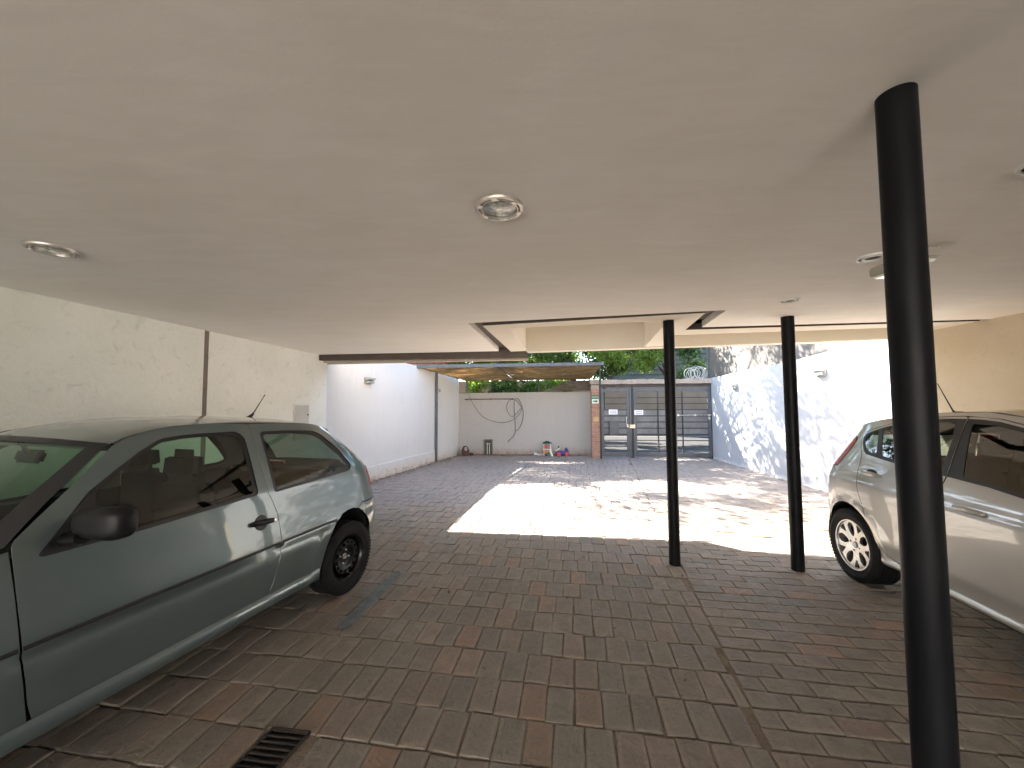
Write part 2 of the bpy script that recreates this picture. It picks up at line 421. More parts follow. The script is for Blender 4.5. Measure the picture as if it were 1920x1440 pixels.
# joints under the bricks, then every brick with its own height, tilt and worn corners
yard = [(-4.05, -3.3), (5.0, -3.3), (5.25, 3.0), (5.62, 10.85), (2.3, 11.75), (-1.45, 12.05), (-3.4, 6.4)]
PTH = math.radians(9.0)
E1 = Vector((math.cos(PTH), -math.sin(PTH))); E2 = Vector((math.sin(PTH), math.cos(PTH)))
def inside(poly, x, y):
    c = False; n = len(poly)
    for i in range(n):
        x1, y1 = poly[i]; x2, y2 = poly[(i + 1) % n]
        if (y1 > y) != (y2 > y) and x < (x2 - x1) * (y - y1) / (y2 - y1) + x1: c = not c
    return c
def border(y):                      # where the bricks turn by a quarter
    return .72 + .235 * y
def paving():
    V = []; F = []; T = []; S = []; RIM = []
    R = random.Random(3)
    def brick(a, b, la, lb):
        n = len(V)
        z = max(-.0015, R.gauss(.0005, .0020)); ta = max(-.016, min(.016, R.gauss(0, .009))); tb = max(-.014, min(.014, R.gauss(0, .008)))
        ch = R.uniform(.0025, .006)
        cs = [(-la / 2, -lb / 2), (la / 2, -lb / 2), (la / 2, lb / 2), (-la / 2, lb / 2)]
        ring = []
        for (ca, cb) in cs:
            ring.append((ca + R.gauss(0, .0025), cb + R.gauss(0, .0025)))
        sub = []
        for i in range(4):          # two points a side, so that edges are never quite straight
            p, q = ring[i], ring[(i + 1) % 4]
            sub.append(p)
            for t in (.33, .67):
                w = R.gauss(0, .0016)
                dx, dy = q[0] - p[0], q[1] - p[1]; L = math.hypot(dx, dy)
                sub.append((p[0] + dx * t - dy / L * w, p[1] + dy * t + dx / L * w))
        def put(pa, pb, zz):
            w = E1 * (a + pa) + E2 * (b + pb)
            V.append((w.x, w.y, zz))
        m = len(sub)
        inn = (1 - 2 * .026 / la, 1 - 2 * .026 / lb)
        for (pa, pb) in sub: put(pa * inn[0], pb * inn[1], z + .0012 + ta * pa + tb * pb)
        for (pa, pb) in sub:
            k = 1 - 2 * ch / la * (1.4 if R.random() < .15 else 1), 1 - 2 * ch / lb
            put(pa * k[0], pb * k[1], z + ta * pa + tb * pb)
        for (pa, pb) in sub: put(pa, pb, z + ta * pa + tb * pb - ch * .75)
        for (pa, pb) in sub: put(pa, pb, -.03)
        F.append(tuple(range(n, n + m)))
        for k in range(3):
            for i in range(m):
                j = (i + 1) % m
                F.append((n + (k + 1) * m + i, n + (k + 1) * m + j, n + k * m + j, n + k * m + i))
        t = R.random(); sh = max(.72, R.gauss(1, .09))
        T.extend([t] * (3 * m + 1)); S.extend([sh] * (3 * m + 1)); RIM.extend([0.0] * m + [1.0] * (3 * m))
    drain = [(-1.19, 1.70), (-.99, 1.68), (-.96, 1.92), (-1.19, 1.94)]
    def edge_a(b):                              # where the border crosses row b
        a = 1.0
        for _ in range(12):
            w = E1 * a + E2 * b; a += .8 * (border(w.y) - w.x)
        return a
    for j in range(-16, 54):
        b0 = j * .246; ae = edge_a(b0 + .117)
        a = -6.2 + R.uniform(0, .13)
        while a < min(6.2, ae - .02):
            la = min(R.uniform(.124, .136), ae - a)
            if la < .045: break
            ca = a + la / 2
            w = E1 * ca + E2 * (b0 + .117)
            a += la + R.uniform(.005, .011)
            if inside(yard, w.x, w.y) and not inside(drain, w.x, w.y):
                brick(ca, b0 + .117 + R.gauss(0, .003), la, R.uniform(.232, .241))
    for j in range(-32, 108):
        b0 = j * .123; w = E1 * edge_a(b0 + .056) + E2 * (b0 + .056)
        a = edge_a(b0 + .056) + .012
        first = True
        while a < 6.4:
            la = R.uniform(.226, .238)
            if first: la *= (1, .5)[j % 2]; first = False
            ca = a + la / 2
            w = E1 * ca + E2 * (b0 + .056)
            a += la + R.uniform(.003, .009)
            if inside(yard, w.x, w.y) and not inside(drain, w.x, w.y):
                brick(ca, b0 + .056 + R.gauss(0, .002), la, R.uniform(.109, .118))
    me = bpy.data.meshes.new('paving')
    me.from_pydata(V, [], F)
    at = me.attributes.new('tone', 'FLOAT', 'FACE'); at.data.foreach_set('value', T)
    at = me.attributes.new('shade', 'FLOAT', 'FACE'); at.data.foreach_set('value', S)
    at = me.attributes.new('rim', 'FLOAT', 'POINT'); at.data.foreach_set('value', RIM)
    me.update()
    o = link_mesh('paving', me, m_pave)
    return tag(o, kind='structure')
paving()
sheet('paving_joints', yard, -.0085, m_grout)

# faded line of paint on the bricks, beside the grey car
mb = MB()
ln = [(-1.236, 2.745), (-1.132, 2.722), (-1.008, 3.600), (-1.112, 3.622)]
A, B, Cc, D = [Vector((*p, .0085)) for p in ln]
for t0, t1 in ((0, .27), (.285, .62), (.63, 1)):
    mb.poly(A.lerp(D, t0), B.lerp(Cc, t0), B.lerp(Cc, t1), A.lerp(D, t1))
tag(mb.build('parking_line', m_linepaint), kind='structure')

# ------------------------------------------------------------------ carport walls
def wall_along(mb, pts, h, th, side=1):
    """vertical wall through plan points; h: height per point; th: thickness to the left (side 1) or right"""
    for (p, q, h0, h1) in zip(pts, pts[1:], h, h[1:]):
        p, q = Vector((*p, 0)), Vector((*q, 0)); d = (q - p).normalized(); n = Vector((-d.y, d.x, 0)) * th * side
        b = [p, q, q + n, p + n] if side > 0 else [p + n, q + n, q, p]
        hs = [h0, h1, h1, h0] if side > 0 else [h0, h1, h1, h0]
        mb.hexa([(v.x, v.y, -.1) for v in b], [(v.x, v.y, z) for v, z in zip(b, hs)])

LWX = lambda y: -3.497 + (y - 2.586) * .0923
t = thing('carport_wall', 'long off-white trowelled plaster wall beside the grey car', 'wall', (LWX(2), 2, 0))
mb = MB()
wall_along(mb, [(LWX(-3.3), -3.3), (LWX(4.157), 4.157)], [3.0, 3.0], .25)
wall_along(mb, [(LWX(4.217), 4.217), (LWX(6.50), 6.50)], [3.0, 3.0], .25)
mb.build('plaster', m_leftwall, t)
mb = MB(); wall_along(mb, [(LWX(4.157) - .004, 4.157), (LWX(4.217) - .004, 4.217)], [3.0, 3.0], .24); mb.build('joint_strip', m_joint, t)

RWX = lambda y: 4.74 + (y - 3.62) * .10
t = thing('side_wall', 'beige plaster wall behind the silver car', 'wall', (RWX(2), 2, 0))
mb = MB()
mb.hexa([(RWX(-3.3), -3.3, -.1), (RWX(-3.3) + .5, -3.3, -.1), (5.32, 4.48, -.1), (RWX(4.48), 4.48, -.1)],
        [(RWX(-3.3), -3.3, 3), (RWX(-3.3) + .5, -3.3, 3), (5.32, 4.48, 3), (RWX(4.48), 4.48, 3)])
mb.build('plaster', m_rightwall, t)

mb = MB(); mb.box(-4.4, -3.55, -.1, -3.9, -3.3, 3.0); mb.box(1.6, -3.55, -.1, 4.9, -3.3, 3.0); mb.box(-7, -8.25, -.1, 7, -8.0, 3.2)  # unseen back walls, added with a gap so the rear one bounces sunlight in
tag(mb.build('rear_bounce_wall', m_bouncewall), kind='structure')

# ------------------------------------------------------------------ carport roof
H = 2.37
def in_poly(P, x, y): return inside(P, x, y)
def flat_poly(mb, outline, holes, z, down=True, step=.5):
    """triangulated flat polygon with holes"""
    vs = []; es = []
    for loop in [outline] + holes:
        n0 = len(vs)
        vs += [Vector(p) for p in loop]
        es += [(n0 + i, n0 + (i + 1) % len(loop)) for i in range(len(loop))]
    rv, re, rf, *_ = delaunay_2d_cdt(vs, es, [], 0, 1e-6)
    tri = []
    for f in rf:
        cx = sum(rv[i].x for i in f) / 3; cy = sum(rv[i].y for i in f) / 3
        if in_poly(outline, cx, cy) and not any(in_poly(h, cx, cy) for h in holes):
            a, b, c = [rv[i] for i in f]
            ccw = (b - a).cross(c - a) > 0
            tri.append(tuple(reversed(f)) if ccw == down else tuple(f))
    mb.add([(v.x, v.y, z) for v in rv], tri)
def curb(mb, loop, z0, z1):
    for p, q in zip(loop, loop[1:]):
        mb.poly((*p, z0), (*q, z0), (*q, z1), (*p, z1))
roof = thing('carport', 'low white plaster ceiling of the carport with dark steel edges', 'carport roof', (0, 2, H))
main = [(LWX(-3.3), -3.3), (RWX(-3.3), -3.3), (RWX(3.788), 3.788), (2.06, 4.12), (1.90, 3.36), (-.45, 3.855), (-.204, 5.93), (LWX(6.24) + .0, 6.24)]
mb = MB()
flat_poly(mb, main, [], H)
curb(mb, main[2:] , H, H + .075)
mb.build('ceiling', m_ceiling, roof)
soff = [(-.307, 3.985), (1.765, 3.46), (1.947, 4.27), (4.77, 3.872), (5.3, 4.35), (5.36, 4.80), (.226, 5.925), (-.015, 5.985)]
cof1 = [(-.028, 4.135), (1.555, 3.765), (1.925, 5.535), (.226, 5.915)]
cof2 = [(1.96, 4.60), (4.785, 4.085), (4.86, 4.895), (2.300, 5.455)]
mb = MB(); flat_poly(mb, soff, [cof1, cof2], H)
mb.build('soffit', m_soffit, roof)
mb = MB(); curb(mb, [soff[-1], soff[0], soff[1], soff[2], soff[3]], H, H + .12); mb.build('steel_channel', m_steel, roof)
mb = MB()                                   # the recess of the shadow gap
for q in ([(-.50, 3.80), (1.96, 3.28), (1.96, 3.52), (-.50, 4.04)], [(-.50, 3.80), (-.20, 3.80), (.06, 6.02), (-.24, 6.02)],
          [(1.72, 3.30), (1.98, 3.30), (2.14, 4.30), (1.88, 4.30)], [(1.9, 4.05), (4.85, 3.70), (4.87, 3.95), (1.9, 4.35)]):
    mb.poly(*[(x, y, H + .07) for x, y in q])
mb.build('shadow_gap', m_steel, roof)
mb = MB()
for c in (cof1, cof2):
    curb(mb, c + [c[0]], H, H + .62)
    mb.poly(*[(x, y, H + .62) for x, y in c])
mb.build('coffer', m_soffit, roof)
# outer edge beam (rendered tan), steel edge on the left wing, fascia over both
bi0, bi1 = Vector((.226, 5.920, 0)), Vector((5.42, 4.785, 0))
bd = (bi1 - bi0).normalized(); bn = Vector((-bd.y, bd.x, 0))
def along(p, q, off, th, z0, z1):
    p, q = Vector((p[0], p[1], 0)), Vector((q[0], q[1], 0)); d = (q - p).normalized(); n = Vector((-d.y, d.x, 0))
    b = [p + n * off, q + n * off, q + n * (off + th), p + n * (off + th)]
    return [(v.x, v.y, z0) for v in b], [(v.x, v.y, z1) for v in b]
mb = MB(); mb.hexa(*along(bi0, bi1, -.003, .175, H, 3.25)); mb.build('edge_beam', m_beamtan, roof)
mb = MB(); mb.hexa(*along(bi0, bi1, .0, .17, H - .012, H + .002)); mb.build('beam_drip', m_soffit, roof)
mb = MB(); mb.hexa(*along((-3.20, 6.262), (.255, 6.018), 0, .10, H - .090, H + .13)); mb.build('steel_edge', m_steel, roof, bevel=.004)
mb = MB(); mb.hexa([(-3.45, 6.40, H - .115), (.262, 6.12, H - .115), (.262, 6.235, H - .115), (-3.45, 6.72, H - .115)],
                   [(-3.45, 6.40, 3.3), (.262, 6.12, 3.3), (.262, 6.235, 3.3), (-3.45, 6.72, 3.3)])
mb.build('fascia', m_beamtan, roof)
mb = MB(); mb.hexa([(-4.5, -3.6, 3.02), (5.1, -3.6, 3.02), (5.55, 4.9, 3.02), (-3.5, 6.7, 3.02)], [(-4.5, -3.6, 3.4), (5.1, -3.6, 3.4), (5.55, 4.9, 3.4), (-3.5, 6.7, 3.4)])
mb.build('roof_slab', m_soffit, roof)

# ------------------------------------------------------------------ columns
def column(x, y, r, label):
    t = thing('steel_column', label, 'column', (x, y, 0), 0, 'round black steel columns')
    mb = MB(); mb.lathe([(r, -.02), (r, H + .004)], (x, y, 0), (0, 0, 1), 40); mb.build('shaft', m_pole, t, smooth=40)
column(1.029, .985, .0415, 'thick looking black steel column that cuts across the silver car')
column(1.562, 3.79, .052, 'slim black steel column standing in front of the driveway gate')
column(2.640, 3.64, .054, 'black steel column standing beside the rear wheel of the silver car')

# ------------------------------------------------------------------ lights in and on the ceiling
def downlight(x, y, r, label, clips=6, dark=False):
    t = thing('downlight', label, 'ceiling light', (x, y, H), 0, 'round lights set in the ceiling')
    mb = MB()
    mb.lathe([(r, .002), (r, -.006), (r * .97, -.011), (r * .86, -.012), (r * .82, -.006), (r * .82, .0)], (x, y, H), (0, 0, 1), 56)
    mb.build('trim_ring', m_chrome if not dark else m_whitepl, t, smooth=40)
    mb = MB(); mb.lathe([(.0001, -.002), (r * .82, -.002)], (x, y, H), (0, 0, 1), 40); mb.build('shadow_ring', m_darkin, t)
    if clips:
        mb = MB(); mb.lathe([(r * .80, -.003), (r * .79, -.012), (r * .74, -.013), (r * .73, -.004)], (x, y, H), (0, 0, 1), 48); mb.build('inner_ring', m_chrome, t, smooth=40)
        for k in range(clips):
            a = 2 * PI * (k + .3) / clips; d = Vector((math.cos(a), math.sin(a), 0)); s = Vector((-d.y, d.x, 0))
            mb = MB(); mb.obox(Vector((x, y, H - .0105)) + d * r * .83, d * r * .10, s * r * .13, (0, 0, .0035)); mb.build('clip', m_chrome, t, bevel=.001)
        mb = MB()
        mb.lathe([(.0001, -.013)] + [(r * .73 * q, -.013 + .009 * q * q) for q in (.15, .3, .45, .6, .75, .9, 1)], (x, y, H), (0, 0, 1), 48)
        mb.build('lens', m_lens, t, smooth=60)
        mb = MB(); mb.obox((x + .002, y + .004, H - .0145), (.011, 0, 0), (0, .016, 0), (0, 0, .003)); mb.build('lamp_cap', m_bulb, t, bevel=.002)
    else:
        mb = MB(); mb.lathe([(r * .66, -.004), (r * .63, -.012), (r * .52, -.013), (r * .50, -.006)], (x, y, H), (0, 0, 1), 40); mb.build('inner_ring', m_whitepl, t, smooth=40)
        mb = MB(); mb.lathe([(.0001, -.008), (r * .5, -.006)], (x, y, H), (0, 0, 1), 32); mb.build('lens', m_darkin, t)
downlight(-.049, 1.562, .101, 'large round ceiling light in the middle of the ceiling, clear lens and metal clips')
downlight(-2.395, 1.966, .101, 'large round ceiling light above the grey car, near the left wall')
downlight(2.036, 2.125, .074, 'small round ceiling light beside the box lamp by the front column', 0, True)
downlight(2.221, 3.027, .069, 'small round ceiling light above the column by the silver car', 0, True)
downlight(1.840, 1.270, .074, 'small round ceiling light at the right edge of the photo', 0, True)
t = thing('emergency_lamp', 'pale box lamp on the ceiling, half hidden by the front black column', 'ceiling lamp', (2.23, 2.14, H))
A, B = Vector((2.250, 2.330, 0)), Vector((2.218, 1.985, 0)); d = (B - A).normalized(); s = Vector((-d.y, d.x, 0))
mb = MB(); mb.obox((A + B) / 2 + Vector((0, 0, H - .028)), (B - A) / 2, s * .045, (0, 0, .028)); mb.build('housing', M('aged_plastic', (.42, .40, .345), .5, 0, .06, 6), t, bevel=.008)
mb = MB(); mb.obox((A + B) / 2 + Vector((0, 0, H - .062)), (B - A) * .44, s * .036, (0, 0, .008)); mb.build('diffuser', m_bulb, t, bevel=.005)

# ------------------------------------------------------------------ small things on the left wall
t = thing('meter_door', 'pale grey metal cupboard door set in the left wall behind the grey car', 'cupboard door', (LWX(5.83), 5.83, 1.1))
p0, p1 = Vector((LWX(5.66) + .003, 5.66, 0)), Vector((LWX(6.0) + .003, 6.0, 0)); d = (p1 - p0).normalized(); n = Vector((d.y, -d.x, 0))
mb = MB(); mb.obox((p0 + p1) / 2 + n * .006 + Vector((0, 0, 1.29)), (p1 - p0) / 2, n * .006, (0, 0, .27)); mb.build('frame', m_whitepl, t, bevel=.003)
m_meter = M('pale_grey_enamel', (.58, .575, .54), .5, 0, .06, 4)
mb = MB(); mb.obox((p0 + p1) / 2 + n * .016 + Vector((0, 0, 1.29)), (p1 - p0) * .465, n * .006, (0, 0, .255)); mb.build('door', m_meter, t, bevel=.003)
mb = MB(); q = p0.lerp(p1, .88) + n * .022 + Vector((0, 0, 1.40)); mb.cyl(q - n * .01, q + n * .006, .014, 14); mb.build('lock', m_darkin, t)

# ------------------------------------------------------------------ floor drain
t = thing('floor_drain', 'rusty dark slotted drain grate let into the bricks', 'drain grate', (-1.09, 1.81, 0))
c0 = Vector((-1.085, 1.808, .002)); da = Vector((.094, -.012, 0)); db = Vector((.0245, .105, 0))
mb = MB(); mb.poly(*[c0 + da * i + db * j + Vector((0, 0, -.0065)) for i, j in ((-1, -1), (1, -1), (1, 1), (-1, 1))]); mb.build('pit', m_darkin, t)
m_rust = M('rusty_iron', (.045, .033, .025), .75, .2, .4, 30, .4, 120)
mb = MB()
for i in (-1, 1): mb.obox(c0 + da * i, da * .05, db * 1.04, (0, 0, .006))
for j in (-1, 1): mb.obox(c0 + db * j, da * .95, db * .04, (0, 0, .006))
mb.build('frame', m_rust, t)
mb = MB()
for k in range(7): mb.obox(c0 + db * (-1 + 2 * (k + .5) / 7 + .06), da * .95, db * .030, (0, 0, .004))
mb.build('grate_bars', m_rust, t)
# ------------------------------------------------------------------ yard walls
def top_wall(name, label, pts, tops, th, side, mat, jit=.012, cap=None):
    """wall with an uneven top edge"""
    t = thing(name, label, 'wall', (pts[0][0], pts[0][1], 0))
    R = random.Random(len(label))
    P = []; Z = []
    for (p, q, z0, z1) in zip(pts, pts[1:], tops, tops[1:]):
        L = math.hypot(q[0] - p[0], q[1] - p[1]); n = max(2, int(L / .35))
        for i in range(n):
            f = i / n
            P.append((p[0] + (q[0] - p[0]) * f, p[1] + (q[1] - p[1]) * f)); Z.append(z0 + (z1 - z0) * f + R.uniform(-jit, jit))
    P.append(pts[-1]); Z.append(tops[-1])
    mb = MB()
    n = len(P); V = []; F = []
    for i in range(n):
        a = Vector((*P[max(0, i - 1)], 0)); b = Vector((*P[min(n - 1, i + 1)], 0)); d = (b - a).normalized()
        nn = Vector((-d.y, d.x, 0)) * th * side; p = Vector((*P[i], 0)); q = p + nn
        V += [(p.x, p.y, -.1), (p.x, p.y, Z[i]), (q.x, q.y, Z[i] + R.uniform(-.01, .01)), (q.x, q.y, -.1)]
    for i in range(n - 1):
        for k in range(4):
            k2 = (k + 1) % 4
            f = (4 * i + k, 4 * (i + 1) + k, 4 * (i + 1) + k2, 4 * i + k2)
            F.append(f if side < 0 else tuple(reversed(f)))
    F += [(0, 1, 2, 3), tuple(4 * (n - 1) + k for k in (3, 2, 1, 0))]
    mb.add(V, F); mb.build('masonry', mat, t)
    return t
LY0, LY1 = Vector((-3.262, 6.50, 0)), Vector((-1.655, 11.98, 0))
LYd = (LY1 - LY0).normalized(); LYn = Vector((LYd.y, -LYd.x, 0))
t = top_wall('yard_wall', 'tall white yard wall with peeling foot, left of the pergola', [(LY0.x, LY0.y), (LY0.lerp(LY1, .41).x, LY0.lerp(LY1, .41).y), (LY0.lerp(LY1, .75).x, LY0.lerp(LY1, .75).y), (LY1.x, LY1.y)], [2.80, 2.56, 2.43, 2.36], .16, 1, m_yardleft)
mb = MB()
R = random.Random(4); N_ = 40
for i in range(N_):                            # the plinth, a hand's width proud where it is whole
    a, b = LY0.lerp(LY1, i / N_), LY0.lerp(LY1, (i + 1) / N_)
    z0, z1 = .300 + R.uniform(-.004, .004), .300 + R.uniform(-.004, .004); w = .022
    q = [a + LYn * w, b + LYn * w, b, a]
    mb.hexa([(v.x, v.y, -.1) for v in q], [(q[0].x, q[0].y, z0 - .006), (q[1].x, q[1].y, z0 - .006), (q[2].x, q[2].y, z0), (q[3].x, q[3].y, z0)])
mb.build('plinth', m_yardleft, t)

FW0, FW1 = Vector((-1.66, 11.995, 0)), Vector((2.66, 11.691, 0))
FWd = (FW1 - FW0).normalized(); FWn = Vector((FWd.y, -FWd.x, 0))
top_wall('yard_wall', 'low cream wall at the far end, behind the toys and the hanging hose', [(FW0.x, FW0.y), (FW1.x, FW1.y)], [1.885, 1.93], .16, 1, m_farwall, .006)
top_wall('yard_wall', 'sunlit white wall with tree shadows, beside the driveway gate', [(5.335, 4.36), (5.405, 6.0), (5.452, 7.4), (5.53, 9.2), (5.605, 10.86)], [2.45, 2.45, 2.37, 2.31, 2.25], .16, -1, m_yardright, .012)
def at_far(s, z, off=0):                       # a point on the far wall: s metres from its left end
    p = FW0 + FWd * s + FWn * off
    return Vector((p.x, p.y, z))
def at_left(s, z, off=0):
    p = LY0 + LYd * s + LYn * off
    return Vector((p.x, p.y, z))
# rough loose rubble bedded on top of the right wall is part of the neighbour's tall wall behind it
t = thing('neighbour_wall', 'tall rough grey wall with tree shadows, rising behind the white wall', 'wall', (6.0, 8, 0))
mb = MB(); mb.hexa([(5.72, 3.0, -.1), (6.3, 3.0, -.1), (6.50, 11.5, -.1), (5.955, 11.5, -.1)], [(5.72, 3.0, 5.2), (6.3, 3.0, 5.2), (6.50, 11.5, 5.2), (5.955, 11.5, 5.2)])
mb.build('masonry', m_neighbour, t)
mb = MB(); mb.cyl((5.90, 11.53, 1.6), (5.90, 11.53, 5.2), .022, 10); mb.build('drain_pipe', m_greysteel, t)

# ------------------------------------------------------------------ wall lights
m_lampgrey = M('grey_lamp_metal', (.38, .37, .36), .5, 0, .08, 8)
def wall_light(p, n, label):
    """bulkhead lamp: backplate, hood, glass"""
    p, n = Vector(p), Vector(n).normalized(); s = Vector((-n.y, n.x, 0)); u = Vector((0, 0, 1))
    t = thing('wall_light', label, 'wall light', p, 0, 'small square lamps on the yard walls')
    mb = MB(); mb.obox(p + n * .012, s * .115, n * .012, u * .065); mb.build('backplate', m_lampgrey, t, bevel=.004)
    mb = MB()
    a = p + n * .024
    mb.hexa([a - s * .11 + u * .005, a + s * .11 + u * .005, a + s * .10 + n * .10 + u * .02, a - s * .10 + n * .10 + u * .02],
            [a - s * .11 + u * .062, a + s * .11 + u * .062, a + s * .10 + n * .10 + u * .055, a - s * .10 + n * .10 + u * .055])
    mb.build('hood', m_lampgrey, t, bevel=.004)
    mb = MB(); mb.obox(a + n * .035 - u * .028, s * .088, n * .033, u * .028); mb.build('glass', m_lens, t, bevel=.004)
    mb = MB()
    for k in (-1, 0, 1): mb.bar(a + n * .070 - s * .088 - u * (.028 + .018 * k), a + n * .070 + s * .088 - u * (.028 + .018 * k), .006, .006)
    mb.build('guard', m_lampgrey, t)
wall_light(at_left(1.27, 2.03), LYn, 'white square lamp on the peeling wall, left of the pergola')
wall_light((5.425, 6.72, 2.075), (-1, .05, 0), 'white lamp high on the sunlit wall, closest to the silver car')
wall_light((5.545, 9.52, 1.955), (-1, .05, 0), 'white lamp on the shaded end of the white wall, beside the gate')
t = thing('switch_box', 'small grey box on the wall beside the pergola post', 'switch box', at_left(4.33, 1.95))
mb = MB(); mb.obox(at_left(4.33, 1.95, .02), LYd * .05, LYn * .02, (0, 0, .055)); mb.build('box', m_meter, t, bevel=.004)
mb = MB(); mb.obox(at_left(4.33, 1.93, .045), LYd * .022, LYn * .006, (0, 0, .025)); mb.build('switch', m_darkin, t, bevel=.002)

# ------------------------------------------------------------------ pergola with reed mats
t = thing('pergola', 'grey steel pergola with sloping reed mats in the far left corner', 'pergola', (.2, 10.8, 0))
A, B, C_, D = Vector((-2.43, 9.55, 2.50)), Vector((2.50, 10.42, 2.645)), Vector((2.42, 11.74, 2.292)), Vector((-1.47, 11.9, 2.275))
mb = MB(); mb.bar(A + Vector((0, 0, -.01)), B + Vector((0, 0, -.01)), .06, .085); mb.build('front_beam', m_greysteel, t, bevel=.004)
mb = MB(); mb.bar(D + Vector((0, 0, .05)), C_ + Vector((0, 0, .05)), .05, .07); mb.build('back_beam', m_greysteel, t, bevel=.004)
for f in (0.005, .405, .995):
    p, q = A.lerp(B, f), D.lerp(C_, f)
    mb = MB(); mb.bar(p + Vector((0, 0, .035)), q + Vector((0, 0, .035)), .04, .05); mb.build('rafter', m_greysteel, t, bevel=.003)
def reed_mat(f0, f1, seed):
    """bundle of thin straws side by side, laid on the rafters; each straw a thin strip with its own sag"""
    R = random.Random(seed); mb = MB(); n = 118
    for i in range(n):
        v = .012 + (i + R.uniform(-.3, .3)) / n * .985
        pts = []
        e0, e1 = f0 + R.uniform(-.004, .004), f1 + R.uniform(-.004, .004)
        sag = R.uniform(-.010, .006)
        for k in range(7):
            u = e0 + (e1 - e0) * k / 6
            p = A.lerp(B, u).lerp(D.lerp(C_, u), v)
            pts.append(p + Vector((0, 0, .004 + sag + .012 * math.sin(u * 17 + i) * R.uniform(.2, 1))))
        mb.tube(pts, R.uniform(.0075, .0115), 5)
    return mb.build('reed_mat', m_reed, t, smooth=60)
reed_mat(.004, .398, 1); reed_mat(.414, .992, 2)
mb = MB(); mb.bar((-2.055, 10.459, 0), (-2.055, 10.459, 2.44), .062, .062, (0, 1, 0)); mb.build('post', m_greysteel, t, bevel=.004)
mb = MB(); mb.bar((2.500, 10.90, 0), (2.500, 10.90, 2.62), .045, .045, (0, 1, 0)); mb.build('post', m_darksteel, t, bevel=.004)
mb = MB(); mb.bar((-1.40, 11.9, 1.89), (-1.40, 11.9, 2.30), .06, .06, (0, 1, 0)); mb.build('post', m_greysteel, t, bevel=.004)
mb = MB(); mb.bar((.82, 11.84, 1.90), (.82, 11.84, 2.30), .045, .045, (0, 1, 0)); mb.build('post', m_darksteel, t, bevel=.004)

# ------------------------------------------------------------------ things on and by the far wall
t = thing('hose_rail', 'thin dark pipe running level along the far wall, above its rust streaks', 'pipe', at_far(.2, 1.70))
mb = MB(); mb.tube([at_far(.19, 1.700, .03), at_far(.9, 1.704, .03), at_far(1.72, 1.706, .03)], .011, 8); mb.build('pipe', m_darksteel, t, smooth=50)
for s in (.25, 1.0, 1.68):
    mb = MB(); mb.obox(at_far(s, 1.70, .016), FWd * .012, FWn * .016, (0, 0, .022)); mb.build('bracket', m_darksteel, t)
m_hose = M('grey_green_hose', (.13, .125, .10), .6, 0, .2, 6)
def smooth_path(pts, n=10):
    out = []
    P = [pts[0]] + pts + [pts[-1]]
    for i in range(1, len(P) - 2):
        p0, p1, p2, p3 = P[i - 1:i + 3]
        for k in range(n):
            u = k / n
            out.append(.5 * ((2 * p1) + (p2 - p0) * u + (2 * p0 - 5 * p1 + 4 * p2 - p3) * u * u + (3 * p1 - p0 - 3 * p2 + p3) * u ** 3))
    out.append(pts[-1]); return out
def fw(x, z, off=.035):                        # from world x
    s = (x - FW0.x) / FWd.x
    return at_far(s, z, off)
t = thing('garden_hose', 'long thin hose hung in loops over the pipe on the far wall', 'hose', fw(.1, 1.7))
mb = MB()
mb.tube(smooth_path([fw(-1.52, 2.24, .06), fw(-1.27, 1.68, .05), fw(-.92, 1.18), fw(-.42, .985), fw(-.05, 1.03), fw(.20, 1.20), fw(.29, 1.42), fw(.18, 1.60), fw(.02, 1.70, .06), fw(-.14, 1.58), fw(-.15, 1.36), fw(-.02, 1.17), fw(.14, 1.26), fw(.26, 1.42)]), .0065, 7)
mb.tube(smooth_path([fw(-.14, .396, .05), fw(.06, .60, .045), fw(.095, .80, .045), fw(.075, 1.2, .045), fw(.065, 1.58, .05), fw(.13, 1.725, .065), fw(.24, 1.64, .06), fw(.33, 1.38, .045), fw(.33, 1.10, .045), fw(.23, .82, .045), fw(.10, .715, .045)]), .0095, 8)
mb.build('hose', m_hose, t, smooth=60)
t = thing('utility_box', 'small open olive box with pipes at the foot of the far wall', 'utility box', fw(-.74, 0))
m_olive = M('olive_weathered_box', (.21, .19, .14), .8, 0, .3, 9, .4, 30)
mb = MB()
for x in (-.862, -.618): mb.obox(fw(x, .235, .02), FWd * .014, FWn * .03, (0, 0, .225))
mb.obox(fw(-.74, .452, .02), FWd * .135, FWn * .03, (0, 0, .012)); mb.build('frame', m_olive, t, bevel=.003)
mb = MB(); mb.obox(fw(-.74, .22, .005), FWd * .11, FWn * .006, (0, 0, .22)); mb.build('back', M('box_back', (.10, .09, .065), .9), t)
mb = MB(); mb.tube([fw(-.77, .01, .03), fw(-.77, .36, .03)], .012, 8); mb.tube([fw(-.70, .01, .03), fw(-.70, .30, .03)], .012, 8); mb.tube([fw(-.79, .33, .03), fw(-.67, .33, .03)], .014, 8)
mb.build('pipes', m_meter, t, smooth=50)

